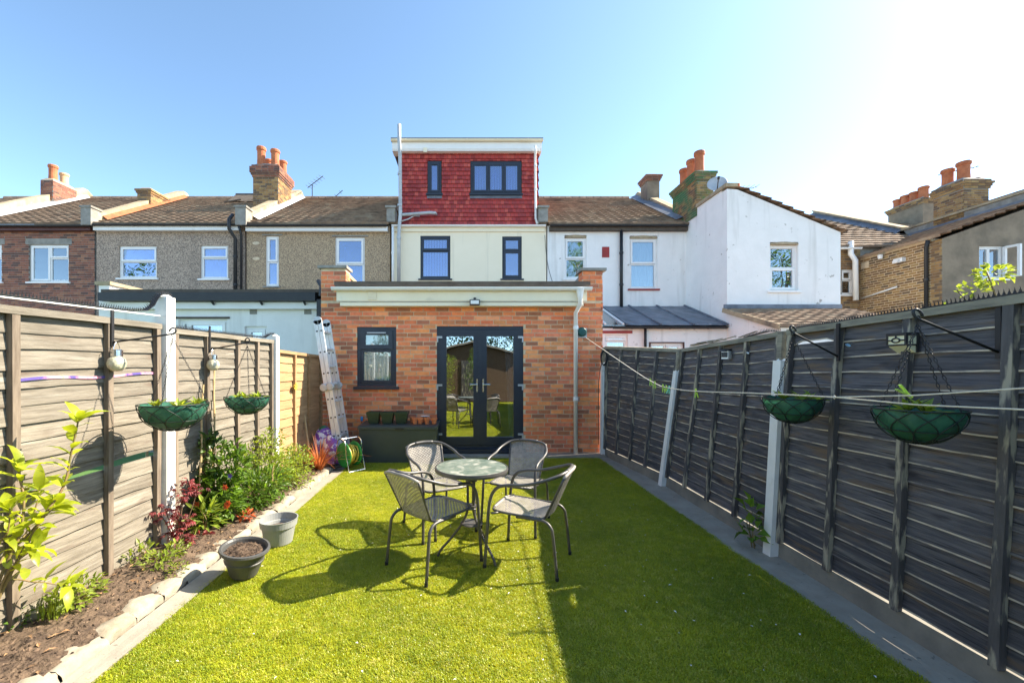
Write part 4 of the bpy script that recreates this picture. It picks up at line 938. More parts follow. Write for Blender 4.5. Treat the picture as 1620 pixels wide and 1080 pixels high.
# pier copings and parapets running back
MB().box(ex0 - .05, pl1 + .03, YE - .05, YE + .32, zpl + .002, zpl + .05).build('coping', M['stone_grey'], tX)
MB().box(pr0 - .04, ex1 + .06, YE - .05, YE + .32, zpr + .002, zpr + .05).build('coping', M['stone_grey'], tX)
p1 = MB(); p1.prism_x([(YE + .252, 2.4), (D2 - .05, 2.4), (D2 - .05, zpl - .35), (YE + .252, zpl - .03)], ex0, pl1 - .12); p1.build('parapet', M['white_render'], tX)
MB().prism_x([(YE + .33, zpl - .028), (D2 - .05, zpl - .348), (D2 - .05, zpl - .29), (YE + .33, zpl + .03)], ex0 - .04, pl1 - .08).build('coping', M['stone_cope'], tX)
p2 = MB(); p2.prism_x([(YE + .252, 1.0), (D2 - .05, 1.0), (D2 - .05, zpr - .7), (YE + .252, zpr - .05)], pr0 + .1, ex1); p2.build('parapet', M['lead'], tX)
MB().prism_x([(YE + .33, zpr - .048), (D2 - .05, zpr - .69), (D2 - .05, zpr - .63), (YE + .33, zpr + .02)], pr0 + .05, ex1 + .05).build('coping', M['stone_grey'], tX)
MB().box(ex0 + .02, ex0 + .22, YE + .3, D2 - .1, -.05, 2.39).build('side_wall', M['mortar'], tX)
MB().box(ex1 - .22, ex1 - .02, YE + .3, D2 - .1, -.05, .99).build('side_wall', M['mortar'], tX)
# flat roof, fascia, gutter
fxa, fxb = -2.235, 2.03; yf = 6.94
MB().box(fxa - .02, fxb + .04, yf - .06, YE - .06, 2.93, 3.0).box(pl1 - .1, pr0 + .08, YE - .06, D2 - .1, 2.93, 2.995).build('roof_edge', M['felt'], tX)
MB().box(fxa, fxb, yf, yf + .02, 2.685, 2.925).build('fascia', M['upvc_cream'], tX)
MB().box(fxa + .05, fxb - .05, yf + .03, YE - .012, 2.60, 2.66).build('soffit_board', M['upvc_cream'], tX)
MB().box(fxa, fxb, yf + .021, YE - .013, 2.67, 2.70).build('soffit', M['upvc'], tX)
gutter(tX, fxa - .06, fxb + .06, yf - .06, 2.90, 'upvc', r=.06)
vg = MB(); vx, vz = P(589, 468, yf).x, P(589, 468, yf).z
for i in range(5): vg.box(vx - .07, vx + .07, yf - .018 + .002 * (i % 2), yf - .001, vz - .065 + i * .027, vz - .045 + i * .027)
vg.build('vent_grille', M['upvc_cream'], tX)
dx = 1.895
pipe(tX, [(dx, yf - .07, 2.9), (dx, yf - .07, 2.72), (dx + .01, yf - .03, 2.62), (dx - .01, YE - .07, 2.5), (dx - .01, YE - .07, .02)], .037, 'upvc', 'downpipe', [(dx - .01, YE - .07, 2.24), (dx - .01, YE - .07, 1.0)])
MB().lathe((dx, yf - .065, 2.72), [(.045, 0), (.06, .1), (.08, .16)], 12).build('gutter_outlet', M['upvc'], tX)
lx = P(751, 0, yf).x
fl = MB(); fl.box(lx - .085, lx + .085, yf - .09, yf - .002, 2.60, 2.69); fl.box(lx - .02, lx + .02, yf - .05, yf - .0025, 2.691, 2.73); fo = fl.build('floodlight', M['black_pl'], tX)
MB().box(lx - .07, lx + .07, yf - .095, yf - .091, 2.615, 2.675).build('lens', M['upvc'], fo)
# window
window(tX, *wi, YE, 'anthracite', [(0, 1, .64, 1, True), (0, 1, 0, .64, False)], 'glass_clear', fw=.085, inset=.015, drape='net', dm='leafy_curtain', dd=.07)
sx = wi; MB().box(sx[0] - .05, sx[1] + .05, YE - .07, YE + .05, sx[2] - .05, sx[2] - .003).build('window_sill', M['anthracite'], tX)
MB().box(sx[0] + .18, sx[1] - .18, YE - .028, YE - .008, sx[3] - .115, sx[3] - .095).build('trickle_vent', M['galv'], tX)
# double doors
x0, x1, z0, z1 = dr; xm = (x0 + x1) / 2; yd0 = YE + .015
fr = MB(); fr.box(x0, x0 + .055, yd0, yd0 + .08, z0, z1).box(x1 - .055, x1, yd0, yd0 + .08, z0, z1).box(x0 + .056, x1 - .056, yd0, yd0 + .08, z1 - .055, z1)
fr.box(x0 + .056, x1 - .056, yd0, yd0 + .08, z0, z0 + .06); fr.build('door_frame', M['anthracite'], tX)
MB().box(x0 - .03, x1 + .03, YE - .09, YE + .012, z0 - .06, z0 + .005).build('threshold', M['anthracite'], tX)
for sg, (a, b) in ((-1, (x0 + .056, xm - .004)), (1, (xm + .004, x1 - .056))):
    d = MB(); s = .115; yy = yd0 - .012; za, zb = z0 + .065, z1 - .06
    d.box(a, a + s, yy, yy + .07, za, zb).box(b - s, b, yy, yy + .07, za, zb).box(a + s, b - s, yy, yy + .07, zb - s, zb).box(a + s, b - s, yy, yy + .07, za, za + s + .02)
    if sg < 0: d.box(b - .03, b + .03, yy - .012, yy - .001, za, zb)
    do = d.build('door', M['anthracite'], tX)
    MB().box(a + s - .005, b - s + .005, yy + .03, yy + .042, za + s + .01, zb - s + .01).build('pane', M['glass_door'], do)
    hxp = (b - .05) if sg < 0 else (a + .05); hd = MB(); hz = 1.25
    hd.box(hxp - .014, hxp + .014, yy - .012, yy - .0005, hz - .13, hz + .1); hd.tube([(hxp, yy - .012, hz), (hxp, yy - .055, hz), (hxp + sg * .03, yy - .06, hz), (hxp + sg * .125, yy - .058, hz - .003)], .01, 8)
    hd.build('handle', M['chrome'], do)
    ex = a if sg < 0 else b
    for zz in (za + .17, (za + zb) / 2 + .02, zb - .15):
        h = MB(); h.box(ex - .04, ex + .04, yy - .016, yy - .001, zz, zz + .035); h.box(ex + (-.055 if sg < 0 else .03), ex + (-.03 if sg < 0 else .055), yy - .018, yy - .0, zz - .07, zz + .036)
        h.build('hinge', M['galv'], do)
# the room seen through the doors
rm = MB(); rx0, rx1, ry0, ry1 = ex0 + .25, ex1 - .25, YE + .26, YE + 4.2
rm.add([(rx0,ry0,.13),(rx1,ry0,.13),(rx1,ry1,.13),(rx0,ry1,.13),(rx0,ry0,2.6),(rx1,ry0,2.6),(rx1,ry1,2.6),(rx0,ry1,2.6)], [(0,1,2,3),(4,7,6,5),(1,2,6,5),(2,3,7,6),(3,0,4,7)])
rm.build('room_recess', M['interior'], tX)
cu = MB(); cu.sheet(lambda s, t: V((x1 - .29 + .30 * s * (.35 + .65 * (1 - t)) + .1 * (1 - t) - .04, YE + .125 + .014 * math.sin(s * 22), .16 + 2.0 * t)), 24, 10); cu.build('curtain', M['curtain'], tX)
tp = MB(); tx, tz = P(572, 664, 7.1).x, P(572, 664, 7.1).z
tp.tube([(tx, YE - .01, tz - .02), (tx, YE - .07, tz - .02), (tx, YE - .08, tz - .06)], .014, 8); tp.box(tx - .03, tx + .03, YE - .07, YE - .06, tz + .04, tz + .055); tp.tube([(tx, YE - .065, tz - .02), (tx, YE - .065, tz + .05)], .009, 6)
to = tp.build('garden_tap', M['terracotta'], tX); MB().lathe((tx, YE - .08, tz - .02), [(.02, 0), (.026, .03), (.02, .08)], 10).build('tap_connector', M['blue_pl'], to)

# ---------------------------------------------------------------- fences
def fence_panel(name, label, A, B, zA, zB, hb, side, lean, nb, bats, bm, batm, railm, edge=None, gaps=(), seed=0, rail=True, gboard=None):
    """panel from A to B (x, y); side = +1 when the garden lies towards +x; lean = sideways shift per metre of height at A and B"""
    A, B = V((*A, 0)), V((*B, 0)); rg = random.Random(seed)
    root = thing(name, label, 'fence', ((A.x + B.x) / 2, (A.y + B.y) / 2, 0), group='garden fence panels')
    def pos(s, h, n):
        p = A.lerp(B, s); l = lean[0] * (1 - s) + lean[1] * s
        return V((p.x + l * h + side * n, p.y, h))
    def top(s): return zA * (1 - s) + zB * s
    K = 16
    for i in range(nb):
        f0, f1 = i / nb, (i + 1) / nb
        gap = dict(gaps).get(i, 0); ph = rg.uniform(0, 99); ph2 = rg.uniform(0, 99); bow = rg.uniform(-.004, .004); tl = rg.uniform(-.005, .005)
        mb = MB(); rows = [[], [], [], [], []]
        for k in range(K + 1):
            s = k / K; H_ = top(s) - hb - .03
            wz = .013 * mnoise.noise(V((s * 2.6 + ph, i, 0))) + .004 * mnoise.noise(V((s * 9 + ph, i, 3)))
            wt = .004 * mnoise.noise(V((s * 5 + ph2, i, 7)))
            lo = hb + H_ * f0 - .016 + wz * (1.5 if side > 0 else 1) + gap * min(1, s * 1.15) + tl * (s - .5); hi = hb + H_ * f1 + .004 + (0 if i < nb - 1 else .0)
            if seed == 42 and i == 15 and .79 < s < .95: lo += .040
            bn = bow * math.sin(s * math.pi) + wt
            rows[0].append(pos(s, lo, .019 + bn)); rows[1].append(pos(s, hi, .003 + bn)); rows[2].append(pos(s, lo, .009 + bn)); rows[3].append(pos(s, hi, -.004 + bn)); rows[4].append(pos(s, lo + .009 + .004 * mnoise.noise(V((s * 7 + ph, i, 11))), .0185 + bn))
        q = K + 1; vs = rows[0] + rows[1] + rows[2] + rows[3] + rows[4]
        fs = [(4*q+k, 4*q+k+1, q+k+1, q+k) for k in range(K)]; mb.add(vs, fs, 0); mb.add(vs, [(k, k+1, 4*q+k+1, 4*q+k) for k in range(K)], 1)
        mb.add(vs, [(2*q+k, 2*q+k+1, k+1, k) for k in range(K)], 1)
        mb.add(vs, [(3*q+k, 3*q+k+1, 2*q+k+1, 2*q+k) for k in range(K)] + [(q+k, q+k+1, 3*q+k+1, 3*q+k) for k in range(K)] + [(0, q, 3*q, 2*q), (K, 2*q+K, 3*q+K, q+K)], 0)
        mb.build('board', [M[bm], M[edge or bm]], root)
    L = (B - A).length
    for s in bats:
        mb = MB(); hw = .021 / L; t_ = top(s) - .02; ks = 6; vs = []
        j1 = rg.uniform(-.006, .006) / L
        for k in range(ks + 1):
            h = hb - .03 + (t_ - hb + .03) * k / ks; jj = j1 * math.sin(k * 1.3)
            vs += [pos(s - hw + jj, h, .016), pos(s + hw + jj, h, .016), pos(s + hw + jj, h, .052), pos(s - hw + jj, h, .052)]
        fs = [(0,1,2,3), tuple(ks*4 + i for i in (3,2,1,0))]
        for k in range(ks):
            for i in range(4): fs.append((k*4+i, k*4+(i+1)%4, (k+1)*4+(i+1)%4, (k+1)*4+i))
        mb.add(vs, fs); mb.build('batten', M[batm], root)
    if rail:
        mb = MB(); vs = []; ks = 10
        for k in range(ks + 1):
            s = k / ks; z = top(s) + .004 * mnoise.noise(V((s * 4, seed, 0)))
            vs += [pos(s, z - .045, -.012), pos(s, z - .05, .056), pos(s, z - .006, .056), pos(s, z, -.012)]
        fs = [(0,1,2,3), tuple(ks*4 + i for i in (3,2,1,0))] + [(k*4+i, k*4+(i+1)%4, (k+1)*4+(i+1)%4, (k+1)*4+i) for k in range(ks) for i in range(4)]
        mb.add(vs, fs); mb.build('top_rail', M[railm], root)
    if gboard:
        mb = MB(); a0, a1 = pos(0, 0, 0), pos(1, 0, 0)
        vs = []
        for s in (0, 1):
            vs += [pos(s, -.05, -.025), pos(s, -.05, .02), pos(s, hb - .025, .02), pos(s, hb - .025, -.025)]
        mb.add(vs, [(0,1,2,3), (7,6,5,4), (0,4,5,1), (1,5,6,2), (2,6,7,3), (3,7,4,0)]); mb.build('gravel_board', M[gboard], root)
    return root, pos

XL = -2.61
B5 = (.012, .25, .5, .75, .988)
LP = []
LP.append(fence_panel('timber_fence', 'grey weathered timber fence panel nearest on the left behind the yellow leaved shrub', (XL, 1.58), (XL, 3.41), 1.90, 1.925, .07, 1, (0, 0), 17, (.012, .40, .735, .985), 'fence_l', 'fence_lb', 'fence_l', gaps=((7, .07), (15, .012)), seed=1))
LP.append(fence_panel('timber_fence', 'grey weathered timber fence panel on the left behind the further hanging basket', (XL, 3.53), (XL, 5.38), 1.90, 1.92, .07, 1, (0, 0), 17, (.03, .27, .56, .79, .985), 'fence_l', 'fence_lb', 'fence_l', gaps=((10, .006),), seed=2))
LP.append(fence_panel('timber_fence', 'orange brown timber fence panel on the left beside the ladder', (XL, 5.50), (XL + .02, 7.14), 1.80, 1.76, .06, 1, (0, 0), 13, (.02, .34, .66, .98), 'fence_o', 'fence_o', 'fence_o', seed=3))
for k, (y0, y1) in enumerate(((-.36, 1.47), (-2.3, -.47))):
    fence_panel('timber_fence', ('grey timber fence panel left of the camera just outside the picture', 'grey timber fence panel left of the camera near the shed')[k], (XL, y0), (XL, y1), 1.9, 1.9, .07, 1, (0, 0), 15, B5, 'fence_l', 'fence_lb', 'fence_l', seed=20 + k)
def post(label, p0, p1, w, mat, ext=None, extm='fence_rr', cap=.0):
    t = thing('fence_post', label, 'fence post', (p0[0], p0[1], -.05), group='fence posts')
    mb = MB(); a, b = V(p0), V(p1); up = V((0, 1, 0))
    mb.beam(a - V((0, 0, .05)), b, w, w, up); mb.lathe((b.x, b.y, b.z), [(w * .6, -.001), (w * .3, .02), (0, .024)], 4)
    mb.build('post', M[mat], t)
    if ext:
        e = MB(); e.beam(b + V(ext[0]), V(p1) + V(ext[1]), .06, .05, up); e.build('timber_extension', M[extm], t)
    return t
post('tall white concrete fence post with spikes curling over its top', (XL + .035, 3.47, 0), (XL + .035, 3.47, 2.15), .10, 'conc_white')
post('white concrete fence post between the grey panel and the orange panel', (XL + .03, 5.44, 0), (XL + .03, 5.44, 1.97), .09, 'conc_white')
post('white concrete fence post at the near left edge', (XL + .03, 1.525, 0), (XL + .03, 1.525, 1.98), .09, 'conc_white')
post('white concrete fence post left of the camera', (XL + .03, -.415, 0), (XL + .03, -.415, 1.95), .09, 'conc_white')
mb = MB(); mb.beam((XL + .035, 1.6, 1.925), (XL + .035, 3.40, 1.985), .02, .009); so_ = mb.build('trellis_strip', M['conc_white'], None, loc=(XL, 2.5, 1.99)); tag(so_, 'thin pale strip along the top of the near left fence', 'trim')
# right fence leans away
RPTS = [(2.40, 7.12, .018), (2.57, 5.30, .135), (2.54, 3.354, .055), (2.52, 1.42, .04), (2.52, -.5, .03), (2.52, -2.4, .03)]
RZ_ = [(1.92, 1.80), (1.80, 1.86), (1.865, 1.915), (1.9, 1.9), (1.9, 1.9)]
rlab = ['dark stained timber fence panel on the right next to the brick wall', 'dark stained timber fence panel on the right behind the pegs with a small solar light', 'dark stained timber fence panel nearest on the right behind two hanging baskets',
        'dark timber fence panel right of the camera outside the picture', 'dark timber fence panel right of the camera near the shed']
RP = []
for i in range(5):
    (xa, ya, la), (xb, yb, lb) = RPTS[i + 1], RPTS[i]
    gp = {0: ((2, .004),), 1: ((3, .006), (2, .004)), 2: ((2, .016), (4, .01), (9, .006))}.get(i, ())
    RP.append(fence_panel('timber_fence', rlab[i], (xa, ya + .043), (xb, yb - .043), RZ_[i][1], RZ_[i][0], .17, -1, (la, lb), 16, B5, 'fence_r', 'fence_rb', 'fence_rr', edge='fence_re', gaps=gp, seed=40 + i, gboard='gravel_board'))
tops = [(2.42, 7.14, 1.62), (2.78, 5.30, 1.50), (2.63, 3.354, 1.61), (2.58, 1.42, 1.6), (2.57, -.5, 1.6)]
plab = ['slim white fence post against the brick wall at right', 'leaning white fence post between the two far right panels', 'white fence post behind the smaller right hanging basket', 'white fence post right of the camera', 'white fence post right of the camera by the shed']
for i in range(5):
    x, y, l = RPTS[i]; tp_ = tops[i]
    post(plab[i], (x - .045, y, 0), (tp_[0] - .045, y, tp_[2]), .085, 'conc_white', ext=((.0, 0, .003), (l * .25, 0, RZ_[min(i, 4)][0] - tp_[2] - .02)))
# cat spikes
def spikes(label, path, seed=0):
    t = thing('spike_strip', label, 'spike strip', path[0], group='plastic spike strips along the fence tops')
    pts = []; 
    for i in range(len(path) - 1):
        a, b = V(path[i]), V(path[i + 1]); n = max(1, int((b - a).length / .02)); pts += [a.lerp(b, k / n) for k in range(n)]
    pts.append(V(path[-1])); b = MB(); s = MB()
    for i in range(len(pts) - 1): b.beam(pts[i], pts[i + 1], .045, .005)
    b.build('strip', M['black_pl'], t)
    for i, p in enumerate(pts):
        if i % 1 == 0 and i < len(pts) - 1:
            d = (pts[i + 1] - p).normalized(); a = d.cross(V((0, 0, 1))).normalized(); u = a.cross(d)
            for q in (-.018, .002, .018):
                c = p + a * q; h = .032; s.add([c + d * .004, c - d * .004, c + a * .004, c + u * h + a * q * .5], [(0, 1, 3), (1, 2, 3), (2, 0, 3)])
    s.build('spike', M['black_pl'], t, kind='stuff'); return t
arc = [(XL + .03, 3.15, 1.99), (XL + .03, 3.26, 2.01), (XL + .03, 3.33, 2.06), (XL + .03, 3.37, 2.12), (XL + .03, 3.41, 2.165), (XL + .03, 3.47, 2.185), (XL + .03, 3.53, 2.18)]
spikes('black spike strip along the near left fence curling up onto the tall post', [(XL + .03, 1.6, 1.937), (XL + .03, 2.4, 1.964)] + arc)
spikes('black spike strip along the second left fence panel', [(XL + .01, 3.56, 1.905), (XL + .01, 4.5, 1.915), (XL + .01, 5.2, 1.93), (XL + .01, 5.34, 1.985), (XL + .02, 5.46, 1.995)])
def rtop(i, s, dz=.004): return tuple(RP[i][1](s, RZ_[i][1] * (1 - s) + RZ_[i][0] * s, 0) + V((0, 0, dz)))
spikes('black spike strip along the nearest right fence panel', [rtop(2, 0.0), rtop(2, .5), rtop(2, 1.0)])
spikes('loose black spike strip along the middle right fence panel', [rtop(1, .05), rtop(1, .12, .02), rtop(1, .3)])
mb = MB(); rg = random.Random(5)
for i in range(9):
    s = rg.uniform(.25, .98); a = V(rtop(1, s, .01 + .006 * i % .03)); b = V(rtop(1, max(s - rg.uniform(.15, .35), 0), .012 + rg.uniform(0, .03))); mb.beam(a + V((rg.uniform(-.03,.03), 0, 0)), b + V((rg.uniform(-.03,.03), 0, 0)), .02, .006)
tag(mb.build('broken_trellis', M['fence_rr'], None, loc=rtop(1, .6)), 'broken strips of old trellis lying on the middle right fence', 'trellis')
# ---------------------------------------------------------------- bistro set
def chair_proto(label):
    t = thing('bistro_chair', label, 'chair', group='woven bistro chairs around the table', local=True)
    half = [(.27, .25, 0), (.262, .235, .25), (.255, .215, .50), (.25, .17, .605), (.25, .09, .645), (.25, -.06, .665), (.245, -.18, .70), (.19, -.30, .745), (.10, -.345, .762), (0, -.355, .766)]
    pts = half + [(-x, y, z) for x, y, z in half[-2::-1]]
    mb = MB(); mb.tube(cat_rom(pts, 5), .0125, 10); mb.build('arm_hoop', M['tube'], t, smooth=True)
    mb = MB(); mb.tube(cat_rom([(-.10, -.345, .762), (0, -.355, .766), (.10, -.345, .762)], 4), .0155, 10); mb.build('hoop_sleeve', M['tube'], t, smooth=True)
    for sx in (-1, 1):
        mb = MB(); mb.tube(cat_rom([(sx*.20, .02, .405), (sx*.205, -.10, .408), (sx*.212, -.20, .405), (sx*.22, -.25, .37), (sx*.225, -.268, .30), (sx*.232, -.30, 0)], 5), .0118, 10); mb.build('rear_leg', M['tube'], t, smooth=True)
        mb = MB(); mb.lathe((sx*.27, .25, 0), [(.0145, 0), (.0145, .025)], 10).lathe((sx*.2325, -.30, 0), [(.0138, 0), (.0138, .025)], 10); mb.build('foot_cap', M['black_pl'], t)
    # seat: rounded frame and woven panel
    sf = [(-.205, .17, .425), (-.12, .225, .428), (.12, .225, .428), (.205, .17, .425), (.20, -.10, .418), (.17, -.19, .415), (-.17, -.19, .415), (-.20, -.10, .418)]
    mb = MB(); mb.tube(cat_rom(sf, 5, True), .010, 8, closed=True)
    for sx in (-1, 1): mb.tube([(sx*.205, .15, .42), (sx*.256, .20, .42)], .008, 6)
    mb.build('seat_frame', M['tube'], t, smooth=True)
    def seat(u, v):
        y = .225 - .41 * v; w_ = (.135 + .07 * min(1, (v / .14))) if v < .14 else .205 - .035 * max(0, (v - .5) / .5)
        return V((w_ * (2*u - 1), y, .430 - .012 * v - .012 * math.sin(math.pi * u) * math.sin(math.pi * v)))
    def back(u, v):
        a = (2*u - 1); wv = .165 + .03 * v; y = -.195 - .145 * v - .028 * (1 - a*a); z = .415 + (.345 - .03 * abs(a) ** 3) * v
        return V((a * wv, y, z))
    def weave(f, rows, cols, nm):
        mb = MB(); e = .0028
        def nrm(u, v):
            d1 = f(min(u + .01, 1), v) - f(max(u - .01, 0), v); d2 = f(u, min(v + .01, 1)) - f(u, max(v - .01, 0)); return d1.cross(d2).normalized()
        for r in range(rows):
            v0, v1 = (r + .10) / rows, (r + .90) / rows; vs = []
            for c in range(cols * 2 + 1):
                u = c / (cols * 2); h = e * (1 if ((c // 2) + r) % 2 else -1) * (1 if c % 2 else 0)
                n = nrm(u, (v0 + v1) / 2) * h; vs += [f(u, v0) + n, f(u, v1) + n]
            mb.add(vs, [(2*c, 2*c+2, 2*c+3, 2*c+1) for c in range(cols * 2)])
        for c in range(cols):
            u0, u1 = (c + .5 - .17) / cols, (c + .5 + .17) / cols; vs = []
            for r in range(rows + 1):
                v = r / rows; n = nrm((u0 + u1) / 2, v) * 0; vs += [f(u0, v) + n, f(u1, v) + n]
            mb.add(vs, [(2*r, 2*r+1, 2*r+3, 2*r+2) for r in range(rows)])
        o = mb.build(nm, M['rattan'], t, kind='stuff'); return o
    weave(seat, 27, 24, 'woven_seat'); weave(back, 27, 22, 'woven_back')
    mb = MB()
    for sx in (0, 1): mb.tube([back(sx, k / 6) for k in range(7)], .009, 8)
    mb.build('back_frame', M['tube'], t, smooth=True)
    mb = MB(); mb.tube([back(k / 10, 1) for k in range(11)], .0125, 8); mb.tube([seat(k / 8, .01) for k in range(9)], .011, 8); mb.build('binding', M['rattan'], t, smooth=True)
    return t
def face(fx, fy): return math.atan2(fy, fx) - math.pi / 2
def place(t, rear_mid, f):
    f = V((*f, 0)).normalized(); c = V((*rear_mid, 0)) + f * .30
    t.location = (c.x, c.y, .018); t.rotation_euler = (0, 0, face(f.x, f.y))
specs = [((-.462, 3.02), (.68, .733), 'front left woven bistro chair with its back to the camera, beside the table'),
         ((.742, 3.144), (-.905, .425), 'front right woven bistro chair half in the fence shadow'),
         ((-.43, 4.16), (.50, -.866), 'rear left woven bistro chair facing the camera in front of the storage box'),
         ((.62, 4.27), (-.46, -.888), 'rear right woven bistro chair in front of the double doors')]
ch = chair_proto(specs[0][2])
for i, (rm_, f, lb) in enumerate(specs):
    o = ch if i == 0 else copy_tree(ch)
    o['label'] = lb; place(o, rm_, f)
tt = thing('bistro_table', 'small round mottled stone topped garden table between four chairs', 'table', (.03, 3.37, .015), local=True)
mb = MB(); mb.lathe((0, 0, .705), [(0, 0), (.285, 0), (.293, .006), (.293, .012), (.288, .017), (0, .017)], 64); mb.build('tabletop', M['tabletop'], tt)
mb = MB(); mb.lathe((0, 0, .69), [(.288, .002), (.300, 0), (.303, .016), (.300, .033), (.294, .034), (.294, .002)], 64); mb.build('rim', M['tube'], tt, smooth=False)
for k, an in enumerate((188, 312, 62)):
    c, s = math.cos(rad(an)), math.sin(rad(an))
    mb = MB(); pr = [(.20, .685), (.10, .68), (.042, .655), (.032, .58), (.030, .46), (.034, .36), (.075, .26), (.16, .15), (.245, .06), (.27, .02), (.275, 0)]
    mb.tube(cat_rom([(c*r, s*r, z) for r, z in pr], 4), .0105, 8); mb.build('leg', M['tube'], tt, smooth=True)
mb = MB()
for z in (.60, .39): mb.lathe((0, 0, z), [(.03, 0), (.048, .003), (.048, .016), (.03, .02)], 16)
mb.build('collar', M['tube'], tt)
mb = MB(); mb.lathe((0, 0, .25), [(.085, 0), (.092, .006), (.085, .012)], 24); mb.build('ring_brace', M['tube'], tt)

# ---------------------------------------------------------------- storage box and what stands on it
bx0, bx1 = -1.75, -.50; by0, by1 = 6.55, 7.08
t = thing('storage_box', 'dark grey green garden storage box against the brick wall', 'storage box', ((bx0+bx1)/2, 6.8, .0))
mb = MB(); mb.add([(bx0+.02,by0+.02,.01),(bx1-.02,by0+.02,.01),(bx1-.02,by1,.01),(bx0+.02,by1,.01),(bx0,by0,.55),(bx1,by0,.55),(bx1,by1,.55),(bx0,by1,.55)], [(0,3,2,1),(4,5,6,7),(0,1,5,4),(1,2,6,5),(2,3,7,6),(3,0,4,7)])
mb.build('body', M['box_grey'], t)
mb = MB(); ld = lambda y, z: (y, z); mb.prism_x([(by0-.02, .555), (by0-.02, .595), (by0+.01, .612), (by1, .63), (by1, .555)], bx0-.015, bx1+.015); mb.build('lid', M['box_grey'], t)
mb = MB(); mb.box(-1.16, -1.02, by0-.03, by0-.021, .555, .58); mb.build('latch', M['black_pl'], t)
def sq_pot(x, y, z, label, s=1.0):
    mb = MB(); a, b, h = .075*s, .108*s, .19*s
    def ring(w, zz): return [(x-w,y-w,zz),(x+w,y-w,zz),(x+w,y+w,zz),(x-w,y+w,zz)]
    vs = ring(a, z) + ring(b*.93, z+h*.8) + ring(b, z+h*.8) + ring(b*1.02, z+h) + ring(b*.88, z+h) + ring(b*.8, z+h*.6)
    fs = [(0,3,2,1)] + [(k*4+i, k*4+(i+1)%4, (k+1)*4+(i+1)%4, (k+1)*4+i) for k in range(5) for i in range(4)] + [(20,21,22,23)]
    mb.add(vs, fs); tag(mb.build('square_planter', M['pot_green'], None, loc=(x, y, z)), label, 'planter', 'square planters on the storage box')
sq_pot(-1.56, 6.80, .625, 'leftmost of three dark green square planters on the storage box'); sq_pot(-1.33, 6.79, .625, 'middle of three dark green square planters on the storage box', .98); sq_pot(-1.10, 6.80, .625, 'rightmost of three dark green square planters on the storage box', 1.0)
for i, (x, y, lb) in enumerate(((-.93, 6.86, 'small terracotta pot nearest the square planters, back row'), (-.87, 6.72, 'small terracotta pot at the left front of its row on the box'), (-.78, 6.72, 'small terracotta pot second in the front row on the box'), (-.67, 6.72, 'small terracotta pot third in the front row on the box'), (-.555, 6.72, 'small terracotta pot at the right end of the storage box'), (-.73, 6.88, 'small terracotta pot behind the front row under a white dish'))):
    mb = MB(); mb.lathe((x, y, .62), [(.032, 0), (.045, .075), (.051, .076), (.052, .1), (.046, .1), (.04, .06), (0, .055)], 14)
    tag(mb.build('terracotta_pot', M['terracotta_pot'], None, loc=(x, y, .62)), lb, 'flower pot', 'small terracotta pots on the storage box')
mb = MB(); mb.lathe((-.72, 6.86, .722), [(0, .004), (.06, 0), (.075, .012), (.07, .013), (0, .008)], 16); tag(mb.build('saucer', M['upvc'], None, loc=(-.72, 6.86, .722)), 'small white saucer lying on the terracotta pots', 'saucer')

# ---------------------------------------------------------------- ladder leaning by the left pier
t = thing('folding_ladder', 'aluminium folding ladder with round hinges leaning beside the brick pier', 'ladder', (-2.05, 6.75, 0))
bt, tp_ = V((-2.03, 0, 0.02)), V((-2.40, 0, 2.30)); dl = (tp_ - bt).normalized(); ax = V((dl.z, 0, -dl.x))
yn, yfar = 6.52, 6.93; zh = 1.24; fh = (zh - bt.z) / dl.z
for (yy, tag_) in ((yn, 'near'), (yfar, 'far')):
    for leafn in (0, 1):
        for seg in (0, 1):
            s0, s1 = ((0, fh - .05), (fh + .05, (tp_ - bt).length))[seg]
            c0 = bt + dl * s0 + ax * (.068 * leafn - .034) + V((0, yy, 0)); c1 = bt + dl * s1 + ax * (.068 * leafn - .034) + V((0, yy, 0))
            mb = MB(); mb.beam(c0, c1, .062, .026, (0, 1, 0)); so2 = mb.build('stile', M['alu'], t)
            hb = MB(); k = int((s1 - s0) / .28)
            for q in range(k):
                c = c0.lerp(c1, (q + .5) / k) + V((0, -.014, 0)); hb.lathe(c, [(.014, 0), (.014, .003), (0, .003)], 10, axis=(V((1,0,0)), V((0,0,1)), V((0,-1,0))))
            hb.build('rung_end', M['black_pl'], so2)
    for leafn in (0, 1):
        mb = MB(); c = bt + dl * fh + ax * (.068 * leafn - .034) * 1.5 + V((0, yy - .03, 0)); mb.lathe(c, [(.055, 0), (.062, .01), (.062, .05), (.05, .06), (.02, .062), (0, .066)], 20, axis=(V((1,0,0)), V((0,0,1)), V((0,-1,0)))); mb.build('hinge', M['galv'], t)
for leafn in (0, 1):
    for q in range(8):
        s_ = .14 + q * .285; c = bt + dl * s_ + ax * (.068 * leafn - .034); mb = MB(); mb.obox(c + V((0, (yn + yfar) / 2, 0)), V((0, (yfar - yn) / 2 - .014, 0)), ax * .016, dl * .014); mb.build('rung', M['alu'], t)
for yy in (yn, yfar):
    mb = MB(); c = tp_ + dl * .0 + V((0, yy, 0)); mb.lathe(c, [(.066, -.013), (.066, .013)], 20, axis=(ax, dl, V((0, -1, 0)))); mb.build('end_cap', M['galv'], t)

